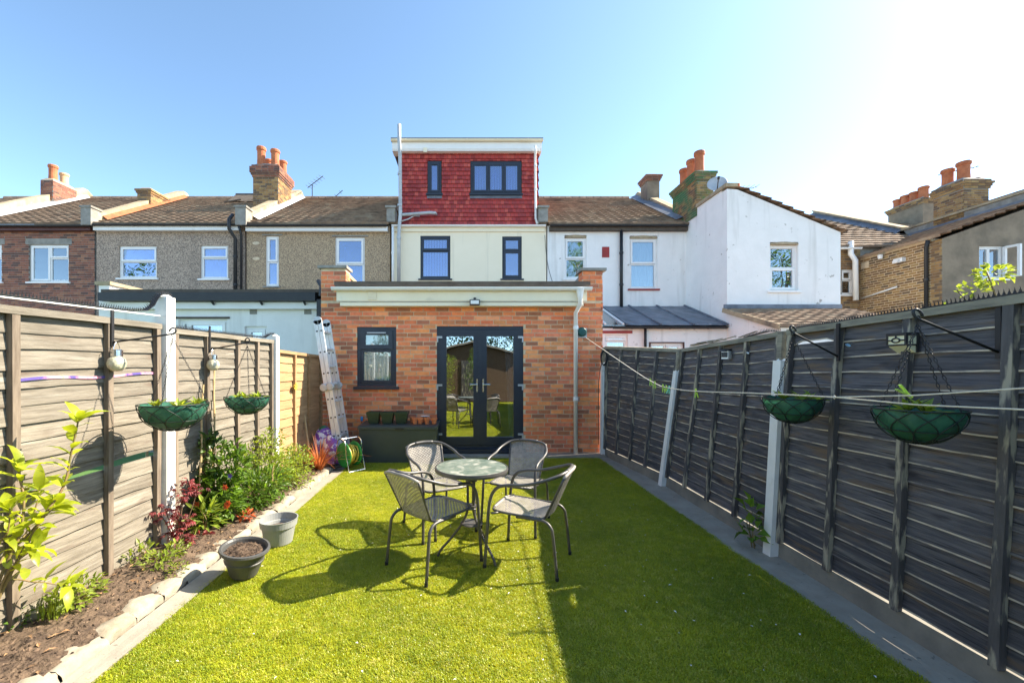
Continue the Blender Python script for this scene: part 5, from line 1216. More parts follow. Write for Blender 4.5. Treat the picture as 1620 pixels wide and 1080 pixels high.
# ---------------------------------------------------------------- hose reel, bags, broom
t = thing('hose_reel', 'green garden hose reel on a wire stand with yellow hose', 'hose reel', (-1.78, 6.2, 0))
axh = V((.64, .77, 0)).normalized(); fr_ = (V((-axh.y, axh.x, 0)), V((0, 0, 1)), axh); ctr = V((-1.80, 6.2, .235))
for sg, nm in ((-.105, 'reel_disc'), (.085, 'reel_disc')):
    mb = MB(); mb.lathe(ctr + axh * sg, [(.0, 0), (.17, 0), (.185, .006), (.185, .014), (.17, .02), (.0, .02)], 32, axis=fr_)
    for k in range(6):
        an = k * math.pi / 3; d = fr_[0] * math.cos(an) + fr_[1] * math.sin(an); mb.beam(ctr + axh * (sg + .022) + d * .03, ctr + axh * (sg + .022) + d * .165, .014, .012, axh)
    mb.build(nm, M['green_pl'], t)
mb = MB(); hp = []
for k in range(200):
    an = k * .33; r_ = .105 + .018 * (k // 70); hp.append(ctr + axh * (-.08 + .155 * abs(((k / 35.0) % 2) - 1)) + (fr_[0] * math.cos(an) + fr_[1] * math.sin(an)) * r_)
mb.tube(hp, .011, 6); mb.build('hose', M['yellow_pl'], t, smooth=True)
mb = MB()
for sg in (-.14, .14):
    c = ctr + axh * sg; f = fr_[0]
    mb.tube(cat_rom([c - f * .2 - V((0,0,.22)), c - f * .13, c - f * .1 + V((0,0,.20)), c + V((0,0,.245)), c + f * .1 + V((0,0,.2)), c + f * .13, c + f * .2 - V((0,0,.22))], 4), .008, 6)
mb.tube([ctr - axh * .14 - fr_[0] * .2 - V((0,0,.22)), ctr + axh * .14 - fr_[0] * .2 - V((0,0,.22))], .008, 6); mb.tube([ctr - axh * .14 + fr_[0] * .2 - V((0,0,.22)), ctr + axh * .14 + fr_[0] * .2 - V((0,0,.22))], .008, 6)
mb.tube([ctr - axh * .15, ctr + axh * .15], .012, 8); mb.tube([ctr - axh * .14 + V((0,0,.243)), ctr + axh * .14 + V((0,0,.243))], .009, 6); mb.build('wire_stand', M['chrome'], t)
def bag(c, sx, sy, sz, rz, label, seed):
    rg = random.Random(seed); mb = MB(); n, k = 22, 12; U = V((math.cos(rz), math.sin(rz), 0)); W = V((-U.y, U.x, 0))
    def f(s, t_):
        an = 2 * math.pi * s; h = t_; w_ = math.sin(math.pi * min(1, .12 + .88 * (1 - h) ** .75)) ** .5 if h > .0 else 1
        w_ = (1 - h ** 5) * .85 + .15; wr = 1 + .16 * mnoise.noise(V((math.cos(an) * 2, math.sin(an) * 2, h * 4 + seed)))
        return V(c) + U * (sx * w_ * wr * math.cos(an)) + W * (sy * w_ * wr * math.sin(an) * (1 - .55 * h)) + V((0, 0, sz * h + .03 * mnoise.noise(V((an, h * 5, seed)))))
    mb.sheet(f, n, k); tag(mb.build('compost_bag', M['purple_bag'], None, loc=c), label, 'bag', 'compost bags by the ladder')
bag((-2.33, 6.62, .05), .17, .15, .56, .4, 'purple and white compost bag standing against the orange fence', 3)
bag((-2.17, 6.42, .05), .16, .14, .44, -.3, 'purple and white compost bag slumped in front beside the ladder', 8)
mb = MB(); a, b = P(475, 607, 6.7), P(489, 712, 6.25); mb.tube([a, b], .014, 8); t = thing('broom', 'wooden broom handle leaning on the orange fence', 'broom', (b.x, b.y, 0)); mb.build('handle', M['cane'], t)
mb = MB(); c = V((b.x + .02, b.y - .02, .12)); mb.tube([b, c], .014, 8); mb.box(c.x - .12, c.x + .12, c.y - .03, c.y + .03, .07, .12); mb.build('head', M['bark'], t)
mb = MB(); p = P(463, 611, 6.0); p.x = XL + .05
for k in range(7):
    an = k * .9; mb.leaf(p + V((.02, 0, 0)), V((.3, math.cos(an), math.sin(an))), (1, 0, 0), .07, .045)
mb.lathe(p, [(.02, 0), (.03, .02), (0, .04)], 10, axis=(V((0,1,0)), V((0,0,1)), V((1,0,0)))); tag(mb.build('flower_ornament', M['yellow_pl'], None, loc=p), 'small yellow flower ornament fixed to the orange fence', 'ornament')

# ---------------------------------------------------------------- two loose pots
t = thing('plant_pot', 'pale grey round plant pot on the concrete path', 'plant pot', (-1.66, 3.58, .02))
c = (-1.66, 3.58, .02); mb = MB(); mb.lathe(c, [(.108, 0), (.113, .008), (.138, .15), (.150, .154), (.156, .205), (.160, .213), (.151, .213), (.144, .155), (.136, .15), (.13, .125), (0, .125)], 40); mb.build('pot', M['pot_grey'], t)
mb = MB(); mb.lathe((c[0], c[1], c[2] + .127), [(0, .012), (.06, .016), (.10, .004), (.130, 0)], 24, wob=lambda a, z: 1 + .05 * math.sin(5 * a)); mb.build('soil', M['soil'], t)
t = thing('plant_pot', 'dark grey oval plant pot with dry soil tilted against the path edge', 'plant pot', (-1.66, 3.02, .02))
ang = rad(-16); Rm = Matrix.Rotation(rad(5), 3, 'Y') @ Matrix.Rotation(rad(4), 3, 'X'); axo = (Rm @ V((math.cos(ang), math.sin(ang), 0)), Rm @ V((-math.sin(ang), math.cos(ang), 0)), Rm @ V((0, 0, 1)))
c = V((-1.655, 3.01, .035)); mb = MB()
mb.lathe(c, [(.095, 0), (.10, .008), (.132, .105), (.139, .107), (.142, .118), (.137, .122), (.150, .178), (.174, .180), (.181, .192), (.177, .206), (.162, .208), (.152, .195), (.147, .17), (0, .17)], 44, axis=axo, sy=.88); mb.build('pot', M['pot_dark'], t, smooth=False)
mb = MB(); mb.lathe(c + axo[2] * .172, [(0, .014), (.05, .018), (.1, .004), (.146, 0)], 24, axis=axo, sy=.88, wob=lambda a, z: 1 + .05 * math.sin(5 * a)); so3 = mb.build('soil', M['soil'], t)
mb = MB(); rg = random.Random(3)
for i in range(160):
    a, r_ = rg.uniform(0, 6.28), .125 * rg.random() ** .5; p = c + axo[2] * .188 + axo[0] * r_ * math.cos(a) + axo[1] * r_ * .88 * math.sin(a); q = rg.uniform(.004, .009)
    mb.add([p + V((q, 0, 0)), p + V((-q, q, 0)), p + V((-q, -q, 0)), p + V((0, 0, q * 1.3))], [(0,1,3),(1,2,3),(2,0,3)], 0, rg.random())
mb.build('soil_crumbs', M['soil_clod'], t, kind='stuff')

# ---------------------------------------------------------------- edging stones along the bed
t = thing('bed_edging', 'row of pale scalloped edging stones between soil and concrete path', 'edging', (-2.1, 2, 0))
y = .9; k = 0; re_ = random.Random(12)
while y < 6.0:
    L_ = re_.uniform(.20, .27); mb = MB(); ns, nr = 18, 12; vs = []; hh = .018 + re_.uniform(-.008, .012); dxr = re_.uniform(-.01, .012); base_h = .052
    for i in range(ns + 1):
        s = i / ns; lob = abs(math.sin(math.pi * min(1, max(0, s * .94 + .03)))) ** .8; yy = y + L_ * s * .996
        for j in range(nr):
            a = math.pi * j / (nr - 1); n1 = mnoise.noise(V((yy * 11, a * 1.7, k))) + .5 * mnoise.noise(V((yy * 30, a * 4, k + 3)))
            back = max(0, math.cos(a))
            zz = (base_h + hh * lob) * (math.sin(a) ** .55) * (1 + .14 * n1); xx = -2.075 + dxr - (.066 + .06 * lob * back + .014 * n1) * math.cos(a)
            vs.append((xx, yy + .006 * n1, zz))
    mb.add(vs, [(i*nr+j, i*nr+j+1, (i+1)*nr+j+1, (i+1)*nr+j) for i in range(ns) for j in range(nr - 1)]); mb.build('edging_stone', M['conc_edge'], t, smooth=True)
    y += L_; k += 1
for (px, py, dd, s, lb) in ((62, 985, 2.55, .07, 'pale broken stone lying in the soil at the near left'), (45, 990, 2.42, .05, 'small white stone by the left fence foot')):
    mb = MB(); cx, cy = (px - VX) / FPX * dd, dd
    mb.lathe((cx, cy, .06), [(.6*s, -.01), (s, .015), (.8*s, .05), (.3*s, .062), (0, .06)], 9, sx=1.5, wob=lambda a, z: 1 + .22 * math.sin(3 * a + z * 40)); tag(mb.build('stone', M['conc_edge'], None, loc=(cx, cy, .05)), lb, 'stone')
# ---------------------------------------------------------------- plants
def blob_leaves(mb, rng, c, rx, ry, rz, n, L, W, updir=.5, shell_=.35):
    for i in range(n):
        d = V((rng.gauss(0,1), rng.gauss(0,1), rng.gauss(0,1))).normalized(); r = rng.random() ** shell_
        p = V(c) + V((d.x * rx * r, d.y * ry * r, d.z * rz * r))
        dr_ = (d + V((rng.uniform(-.8,.8), rng.uniform(-.8,.8), rng.uniform(-.4,.6) + updir * .4))).normalized()
        s = rng.uniform(.65, 1.25); mb.leaf(p, dr_, V((rng.uniform(-.6,.6), rng.uniform(-.6,.6), 1)), L * s, W * s, rng.random(), droop=rng.uniform(0, .3))
def shrub(name, label, cat, base, blobs, leafm, L, W, seed, stems=5, stemm='bark', group=None, flowers=None, sr=.006):
    rng = random.Random(seed); t = thing(name, label, cat, base, group=group); b0 = V(base)
    mb = MB(); tops = [V(c) for c, *_ in blobs]
    for i in range(stems):
        tp = tops[i % len(tops)] + V((rng.uniform(-.05,.05), rng.uniform(-.05,.05), rng.uniform(-.05,.08))); m1 = b0.lerp(tp, .5) + V((rng.uniform(-.05,.05), rng.uniform(-.05,.05), 0))
        mb.tube(cat_rom([b0 + V((rng.uniform(-.03,.03), rng.uniform(-.03,.03), -.03)), m1, tp], 4), [sr * (1 - .6 * k / 8) for k in range(9)], 6)
    mb.build('stem', M[stemm], t, smooth=True)
    mb = MB()
    for (c, rx, ry, rz, n) in blobs: blob_leaves(mb, rng, c, rx, ry, rz, n, L, W)
    mb.build('foliage', M[leafm], t, kind='stuff')
    if flowers:
        fm, pts, fs = flowers; nm = 'flower'
        for p in pts:
            f = MB()
            for k in range(6):
                a = k * 1.047; f.leaf(p, V((math.cos(a), -.6, math.sin(a))), (0, -1, 0), fs, fs * .75, fold=.1)
                f.leaf(V(p) + V((0, -.008, 0)), V((math.cos(a + .5), -1.2, math.sin(a + .5))), (0, -1, 0), fs * .7, fs * .55, fold=.1)
            f.build(nm, M[fm], t)
    return t
# the bright broad-leaved evergreen at the near left; its leaves are separate parts
leaf_me = []
for k in range(4):
    rg = random.Random(k); mb = MB(); nl, vs, fs = 7, [], []
    for i in range(nl + 1):
        s = i / nl; w_ = math.sin(math.pi * s ** .85) ** .8 * .19 * (1 - .25 * s) + .004; z = .12 * math.sin(s * 2.6) * (1 + .3 * rg.uniform(-1, 1)) - .16 * s * s; fo = .25 * w_
        vs += [(-w_, s, z + fo), (0, s, z), (w_, s, z + fo)]
    for i in range(nl): fs += [(3*i, 3*i+1, 3*i+4, 3*i+3), (3*i+1, 3*i+2, 3*i+5, 3*i+4)]
    leaf_me.append(mesh_from('leaf', [V(p) for p in vs], fs, M['leaf_y'], smooth=True))
t = thing('evergreen_shrub', 'bright yellow green broad leaved shrub at the near left of the bed', 'shrub', (-2.47, 2.02, .05))
rg = random.Random(21); base = V((-2.47, 2.02, .05)); off = OFF[t.name]
def pleaf(p, d, L_):
    d = d.normalized(); up = V((rg.uniform(-.35,.35), rg.uniform(-.35,.35), 1)); x = d.cross(up).normalized(); z = x.cross(d)
    Mx = Matrix(((x.x, d.x, z.x, p.x - off.x), (x.y, d.y, z.y, p.y - off.y), (x.z, d.z, z.z, p.z - off.z), (0, 0, 0, 1)))
    o = inst('leaf', rg.choice(leaf_me), t, Mx @ Matrix.Scale(L_, 4)); return o
branches = [([P(0, 940, 2.12), P(60, 830, 2.2), P(100, 770, 2.3), P(112, 720, 2.34), P(125, 660, 2.36)], .008, 15),
            ([P(0, 915, 2.10), P(30, 850, 2.16), P(38, 790, 2.2), P(30, 752, 2.22), P(34, 738, 2.22)], .007, 11),
            ([P(-5, 900, 2.12), P(40, 850, 2.18), P(75, 812, 2.25), P(90, 800, 2.28)], .006, 9),
            ([P(2, 925, 2.1), P(25, 890, 2.12), P(48, 872, 2.15), P(58, 868, 2.16)], .005, 8),
            ([P(-10, 880, 2.1), P(12, 842, 2.1), P(16, 800, 2.1)], .005, 8),
            ([P(0, 890, 2.10), P(40, 845, 2.3), P(60, 790, 2.36), P(62, 770, 2.4)], .005, 9),
            ([P(0, 928, 2.15), P(55, 920, 2.3), P(95, 925, 2.4), P(112, 927, 2.42)], .004, 9)]
for pts, r0, nl in branches:
    cp = cat_rom([base] + pts, 6); n = len(cp)
    mb = MB(); mb.tube(cp, [r0 * (1.25 - .8 * i / n) for i in range(n)], 8); mb.build('branch', M['stem_g'], t, smooth=True)
    tip = cp[-1]; dirn = (cp[-1] - cp[-4]).normalized()
    for k in range(7):
        a = k * 2.4; s = dirn.orthogonal().normalized(); b = dirn.cross(s); d = (s * math.cos(a) + b * math.sin(a)) + dirn * rg.uniform(.2, .9) + V((0, 0, .1))
        pleaf(tip - dirn * .012 * k * .5, d, rg.uniform(.11, .155))
    nl = int(nl * 1.5)
    for k in range(nl):
        f = .36 + .6 * k / nl + rg.uniform(-.02, .02); i = int(f * (n - 1)); p = cp[i]; a = k * 2.4 + rg.uniform(-.4, .4)
        tdir = (cp[min(i + 1, n - 1)] - cp[max(i - 1, 0)]).normalized(); s = tdir.orthogonal().normalized(); b = tdir.cross(s)
        pleaf(p, s * math.cos(a) + b * math.sin(a) + tdir * .35 + V((0, 0, .15)), rg.choice((.06, .09, .12, .14)) * rg.uniform(.85, 1.15))
# plants along the bed, near to far
Zs = .07
def B_(px, dd, z): return ((px - VX) / FPX * dd, dd, z)
shrub('ground_plant', 'low mixed green weeds under the yellow leaved shrub', 'plant', B_(118, 2.52, Zs), [(B_(112, 2.5, .14), .10, .10, .10, 130), (B_(140, 2.62, .13), .09, .10, .08, 110), (B_(95, 2.5, .12), .07, .08, .07, 60)], 'leaf_l', .045, .022, 31, 4, 'stem_g')
shrub('ground_plant', 'small green weed at the very corner of the bed', 'plant', B_(22, 2.35, Zs), [(B_(18, 2.34, .11), .09, .08, .05, 80)], 'leaf_g', .03, .018, 32, 3, 'stem_g')
shrub('ground_plant', 'leafy green weed at the foot of the bamboo cane', 'plant', B_(235, 3.1, Zs), [(B_(252, 3.05, .12), .12, .12, .055, 130), (B_(222, 3.15, .13), .10, .10, .06, 70), (B_(275, 3.2, .12), .08, .1, .05, 70)], 'leaf_l', .05, .02, 33, 4, 'stem_g')
shrub('ground_plant', 'clump of green leaves against the near left fence foot', 'plant', B_(192, 3.2, Zs), [(B_(195, 3.2, .14), .07, .14, .06, 90)], 'leaf_g', .05, .022, 34, 3, 'stem_g')
shrub('ground_plant', 'tuft of small pale leaves beside the edging stones', 'plant', B_(282, 3.0, Zs), [(B_(280, 2.95, .09), .06, .09, .035, 60)], 'leaf_l', .03, .014, 35, 3, 'stem_g')
# grasses at fence foot
for (px, dd, n, h, lb) in ((255, 3.52, 60, .30, 'tuft of dry grass at the foot of the tall white post'), (85, 2.42, 90, .17, 'feathery grass tuft below the yellow leaved shrub'), (62, 2.62, 50, .14, 'dry grass tuft against the near left fence')):
    rg2 = random.Random(int(px)); mb = MB(); c = V(B_(px, dd, .06))
    for i in range(n):
        a = rg2.uniform(0, 6.28); be = rg2.uniform(.05, .5); hh = h * rg2.uniform(.5, 1.1); d = V((math.cos(a) * be, math.sin(a) * be, 1)).normalized(); mb.leaf(c + V((rg2.uniform(-.06,.06), rg2.uniform(-.06,.06), 0)), d, (math.sin(a), math.cos(a), .3), hh, .006, rg2.random(), droop=.25)
    tag(mb.build('grass_tuft', M['leaf_l'], None, loc=c), lb, 'grass')
# red acer
rng = random.Random(44); t = thing('acer', 'small maroon leaved acer beside the tall white post', 'shrub', B_(283, 3.45, Zs)); b0 = V(B_(281, 3.45, .05)); mb = MB(); lf = MB()
for (px, py, dd, n, rr) in ((296, 765, 3.5, 20, .085), (312, 775, 3.5, 15, .06), (292, 785, 3.45, 14, .06), (275, 812, 3.4, 12, .05), (245, 808, 3.38, 16, .06), (262, 806, 3.4, 12, .05), (285, 825, 3.42, 16, .07), (300, 818, 3.45, 14, .06), (276, 842, 3.4, 14, .06), (300, 853, 3.42, 13, .06), (270, 850, 3.36, 8, .05), (312, 860, 3.5, 8, .05)):
    c = P(px, py, dd); mb.tube(cat_rom([b0, b0.lerp(c, .55) + V((rng.uniform(-.03,.03), 0, .05)), c], 4), [.006, .0055, .005, .005, .004, .004, .003, .002, .0015], 6)
    for i in range(n):
        p = c + V((rng.gauss(0,1), rng.gauss(0,1), rng.gauss(0,.7))) * rr * .6; tn = rng.random(); az = rng.uniform(0, 6.28); tilt = rng.uniform(-.5, .3)
        for q in range(5):
            a = az + (q - 2) * .55; lf.leaf(p, V((math.cos(a), math.sin(a), tilt - .35)), (0, 0, 1), .05 * (1 - .16 * abs(q - 2)), .013, tn, droop=.25)
mb.build('stem', M['bark'], t, smooth=True); lf.build('foliage', M['leaf_red'], t, kind='stuff')
# fallen red leaves and bronze plants
def lowclump(name, label, cat, px, dd, z, mat, L_, W_, n, r_, seed):
    rg2 = random.Random(seed); mb = MB(); c = V(B_(px, dd, z)); blob_leaves(mb, rg2, c, r_, r_, .03, n, L_, W_); tag(mb.build(name, M[mat], None, loc=c), label, cat)
lowclump('heuchera', 'orange red leaved low plant beside the pale grey pot', 'plant', 388, 3.95, .12, 'petal_or', .05, .035, 40, .07, 51)
lowclump('heuchera', 'small russet leaved plant at the foot of the acer', 'plant', 318, 3.55, .09, 'leaf_red', .05, .03, 26, .08, 52)
# camellia with orange flowers
shrub('camellia', 'glossy green camellia with orange flowers in the left bed', 'shrub', B_(348, 3.92, Zs),
      [(B_(352, 3.9, 0.244), .21, .20, 0.163, 330), (B_(345, 3.9, 0.407), .20, .18, 0.148, 300), (B_(362, 3.95, 0.592), .18, .16, 0.133, 220), (B_(330, 4.0, 0.755), .15, .14, 0.074, 90), (B_(372, 3.95, 0.718), .08, .08, 0.104, 50), (B_(332, 3.8, 0.185), .13, .12, 0.089, 110)], 'leaf_g', .08, .042, 61, 10,
      flowers=('petal_or', [P(357, 770, 3.70), P(359, 800, 3.68), P(313, 797, 3.72), P(362, 795, 3.69)], .036))
shrub('ground_plant', 'light green strappy clump in front of the camellia', 'plant', B_(325, 3.70, Zs), [(B_(324, 3.66, .20), .09, .07, .14, 80)], 'leaf_l', .14, .03, 62, 3, 'stem_g')
mb = MB(); pv = P(365, 752, 3.70)
for k in range(5): mb.leaf(pv, V((math.cos(k * 1.26), -.7, math.sin(k * 1.26))), (0, -1, 0), .03, .024, fold=.1)
tag(mb.build('violet_flower', M['petal_vi'], None, loc=pv), 'single violet flower among the camellia leaves', 'flower')
shrub('ground_plant', 'low dark green bushy plant between the camellia and the pale pot', 'plant', B_(405, 4.35, Zs), [(B_(398, 4.3, .24), .24, .22, .18, 480), (B_(424, 4.5, .27), .22, .2, .18, 420)], 'leaf_g', .075, .026, 63, 8, 'stem_g')
shrub('rose_bush', 'airy pale green rose bush in front of the second white post', 'shrub', B_(425, 4.95, Zs), [(B_(426, 4.9, 0.375), .28, .24, 0.188, 460), (B_(414, 4.95, 0.555), .25, .22, 0.150, 330), (B_(430, 5.05, 0.690), .16, .16, 0.105, 120), (B_(444, 4.95, 0.255), .24, .22, 0.135, 280), (B_(396, 4.7, 0.435), .16, .17, 0.150, 170)], 'leaf_l', .046, .027, 64, 16, 'stem_g')
shrub('privet_bush', 'dense green bush behind the rose bush near the sedge', 'shrub', B_(462, 5.4, Zs), [(B_(462, 5.35, 0.272), .27, .30, 0.170, 620), (B_(466, 5.55, 0.374), .18, .22, 0.122, 260), (B_(464, 5.1, 0.170), .24, .22, 0.122, 340)], 'leaf_l', .046, .026, 65, 10)
# leafy shoot hanging high by the second basket
shrub('climbing_plant', 'dark leafy climber shoot against the second left fence panel', 'plant', (XL + .08, 3.95, .07), [((XL + .13, 3.9, .86), .05, .14, .05, 40), ((XL + .12, 4.1, .80), .05, .12, .05, 24)], 'leaf_d', .07, .035, 66, 3)
# bronze sedge
rg2 = random.Random(70); t = thing('bronze_sedge', 'spiky orange bronze sedge at the end of the bed', 'plant', B_(508, 5.95, Zs)); mb = MB(); c = V(B_(506, 5.95, .05))
for i in range(210):
    a = rg2.uniform(0, 6.28); be = rg2.uniform(.15, 1.25); L_ = rg2.uniform(.35, .62); h = V((math.cos(a), math.sin(a), 0)); p = c + h * rg2.uniform(0, .05); wv = V((-h.y, h.x, 0)) * .006; k = 5; vs = []
    for j in range(k + 1):
        s = j / k; q = p + h * L_ * (be * s * (.55 + .45 * s)) + V((0, 0, L_ * (s * 1.0 - .55 * be * s * s))); ww = wv * (1 - s * .85); vs += [q - ww, q + ww]
    mb.add(vs, [(2*j, 2*j+1, 2*j+3, 2*j+2) for j in range(k)], 0, rg2.random())
mb.build('foliage', M['leaf_or'], t, kind='stuff')
# bits blown onto the turf
mb = MB(); rl = random.Random(77)
for i in range(130):
    x, y = rl.uniform(-1.7, 2.2), 1.6 + 5.0 * rl.random(); a = rl.uniform(0, 6.28); mb.leaf((x, y, .024 + rl.uniform(0, .006)), V((math.cos(a), math.sin(a), rl.uniform(-.1, .3))), (0, 0, 1), rl.uniform(.008, .026), rl.uniform(.005, .012), rl.random())
o = mb.build('fallen_petals', M['dry_leaf'] if False else M['conc_white'], loc=(0, 3, .02)); o['kind'] = 'stuff'
# bamboo canes
for (p0, p1, lb) in ((B_(229, 3.36, .02), P(237, 505 + 25, 3.42), 'tall bamboo cane standing in front of the tall white post'), ((XL + .12, 4.0, .05), P(339, 560, 4.2), 'bamboo cane leaning on the second left panel, nearer the far basket'), ((XL + .14, 3.75, .05), P(321, 608, 3.95), 'shorter bamboo cane leaning behind the red acer'), ((XL + .14, 4.0, .05), P(330, 660, 4.1), 'short bamboo cane among the camellia leaves'), (B_(428, 4.6, .05), P(432, 735, 4.6), 'thin pale cane supporting the rose bush')):
    mb = MB(); a, b = V(p0), V(p1); n = 14; mb.tube([a.lerp(b, i / n) + V((.004 * math.sin(i), 0, 0)) for i in range(n + 1)], [.0085 if i % 3 else .0105 for i in range(n + 1)], 7); tag(mb.build('bamboo_cane', M['cane'], None, loc=a), lb, 'cane', 'bamboo canes in the bed')
# right hand weeds
shrub('bindweed', 'small green leafy weed growing beside the right white fence post', 'plant', (2.46, 3.5, .03), [((2.44, 3.5, .30), .06, .08, .10, 14), ((2.42, 3.48, .16), .08, .1, .08, 14)], 'leaf_g', .09, .07, 81, 3, 'stem_g')
shrub('sapling', 'yellow green sapling leaves rising behind the right fence', 'plant', (2.92, 2.05, 1.2), [((2.86, 2.22, 2.06), .07, .07, .045, 80), ((2.82, 2.28, 1.99), .06, .06, .03, 26), ((2.70, 2.32, 1.87), .09, .07, .02, 40)], 'leaf_l', .036, .022, 82, 3, 'stem_g', sr=.008)

# ---------------------------------------------------------------- hanging baskets, brackets, lights
def chain(mb, a, b, link=.022):
    a, b = V(a), V(b); n = max(4, int((b - a).length / link)); d = (b - a).normalized(); s = d.orthogonal().normalized(); q = d.cross(s)
    for i in range(n):
        c = a.lerp(b, (i + .5) / n); u = s if i % 2 else q; L_ = link * .62
        mb.tube([c + d * L_ * math.cos(t_) + u * .0052 * math.sin(t_) for t_ in [k * math.pi / 4 for k in range(8)]], .0017, 4, closed=True)
def bracket(label, wallp, tip, drop, side, group='hanging basket brackets'):
    """vertical bar on the batten, an arm rising to a hook"""
    w_, tp = V(wallp), V(tip); t = thing('bracket', label, 'bracket', w_, group=group)
    mb = MB(); mb.beam(w_ + V((0, 0, .13)), w_ - V((0, 0, .13)), .022, .01, (1, 0, 0)); mb.build('wall_bar', M['black_pl'], t)
    a = w_ - V((0, 0, .10)); dr_ = (tp - a).normalized()
    mb = MB(); pts = [a + V((0, 0, .02)), a + dr_ * .03, tp - dr_ * .02]; u = V((0, 0, 1)); c = tp + u * .022
    pts = [a, tp - dr_ * .03] + [c + (dr_ * math.sin(t_) - u * math.cos(t_)) * .022 for t_ in [k * .6 for k in range(9)]]
    mb.tube(pts, .0065, 8); mb.build('arm', M['black_pl'], t, smooth=True); return tp
def basket(label, c, r, depth, top, seed, nleaf=44, nch=3, flowered=None):
    """wire bowl with a lapped green liner hung from top"""
    c, top = V(c), V(top); rg2 = random.Random(seed); t = thing('hanging_basket', label, 'hanging basket', c - V((0, 0, depth)), group='hanging baskets on the fences')
    def bowl(an, f, k=1.0): return c + V((math.cos(an) * r * k * math.cos(f) , math.sin(an) * r * k * math.cos(f), -depth * k * math.sin(f)))
    mb = MB(); na, nf = 56, 12; vs = []
    for i in range(nf + 1):
        f = (math.pi / 2) * i / nf
        for j in range(na):
            an = 2 * math.pi * j / na; k = .955 + .03 * math.sin(an * 9 + seed + 1.5 * math.sin(an * 2)) * math.cos(f) + .03 * mnoise.noise(V((math.cos(an) * 2.5, math.sin(an) * 2.5, f * 2 + seed)))
            p = bowl(an, f * .995, k)
            if i == 0: p.z += .03 * mnoise.noise(V((an * 2.6, seed, 0))) + .002
            vs.append(p)
    mb.add(vs, [(i*na+j, i*na+(j+1)%na, (i+1)*na+(j+1)%na, (i+1)*na+j) for i in range(nf) for j in range(na)]); mb.build('liner', M['liner'], t, smooth=True)
    wm_ = MB(); wm_.tube([bowl(2 * math.pi * j / 40, 0, 1.02) + V((0, 0, .004)) for j in range(40)], .0042, 6, closed=True)
    for f in (.62, 1.12): wm_.tube([bowl(2 * math.pi * j / 40, f, 1.012) for j in range(40)], .0028, 5, closed=True)
    for q in range(10):
        a0 = 2 * math.pi * q / 10; wm_.tube([bowl(a0 + .63 * math.sin(k / 12 * math.pi), (math.pi / 2) * k / 12 * .98, 1.015) for k in range(13)], .0028, 5)
        wm_.tube([bowl(a0 - .63 * math.sin(k / 12 * math.pi), (math.pi / 2) * k / 12 * .98, 1.015) for k in range(13)], .0028, 5)
    wm_.build('wire_frame', M['wire'], t, smooth=True)
    sm = MB(); sm.lathe(c - V((0, 0, .035)), [(0, .012), (r * .5, .01), (r * .93, 0)], 24); sm.build('soil', M['soil'], t)
    for q in range(nch):
        cm_ = MB(); a = 2 * math.pi * q / nch + .5 + seed * .3; chain(cm_, top, c + V((math.cos(a) * r, math.sin(a) * r, .005))); cm_.build('chain', M['dark_metal'], t)
    hk = MB(); hk.tube([top + V((0, 0, .03)) + V((.012 * math.sin(t_), 0, .014 * math.cos(t_))) for t_ in [k * .7 for k in range(8)]] + [top], .0028, 5); hk.build('hook', M['dark_metal'], t)
    pm_ = MB()
    for q in range(4):
        a = rg2.uniform(0, 6.28); rr = r * rg2.uniform(.25, .75); pc = c + V((math.cos(a) * rr, math.sin(a) * rr, -.02))
        for k in range(nleaf // 4):
            b = rg2.uniform(0, 6.28); pm_.leaf(pc, V((math.cos(b), math.sin(b), rg2.uniform(.4, 1.8))), (0, 0, 1), rg2.uniform(.06, .115), rg2.uniform(.026, .042), rg2.random())
    o = pm_.build('bedding_plant', M['leaf_l'], None, loc=c); tag(o, flowered, 'plant', 'seedlings in the baskets')
def LBat(s, i=0): return LP[i][1](s, 0, 0).y
yb1 = LBat(.735); tip1 = bracket('black bracket on the near left fence panel holding the larger left basket', (XL + .06, yb1, 1.835), (XL + .45, yb1 + .06, 1.80), .1, 1)
basket('larger left hanging basket with green liner in front of the tall white post', (XL + .46, yb1 + .06, 1.285), .215, .19, tip1 - V((0, 0, .03)), 1, 48, 3, 'young green seedlings in the larger left basket')
yb2 = LBat(.27, 1); tip2 = bracket('black bracket on the second left fence panel holding the further basket', (XL + .06, yb2, 1.83), (XL + .42, yb2 + .02, 1.80), .1, 1)
basket('smaller further left hanging basket above the camellia', (XL + .42, yb2 + .02, 1.26), .20, .17, tip2 - V((0, 0, .03)), 2, 44, 3, 'young green seedlings in the further left basket')
pR = RP[2][1](.735, 1.73, .06); tip3 = bracket('black bracket on the right fence holding the smaller right basket', pR, (2.28, 2.86, 1.80), .1, -1)
pR2 = RP[2][1](.25, 1.73, .06)
pR2 = RP[2][1](.277, 1.73, .03); tip4 = bracket('black bracket at the right edge holding the nearest right basket', pR2, (2.24, 2.03, 1.80), .1, -1)
basket('smaller right hanging basket in front of the right white post', (2.29, 2.88, 1.335), .175, .17, tip3 - V((0, 0, .03)), 3, 40, 3, 'dark green seedlings in the smaller right basket')
basket('largest looking right hanging basket nearest the camera', (2.24, 2.03, 1.345), .165, .165, tip4 - V((0, 0, .03)), 4, 36, 4, 'green seedlings in the nearest right basket')
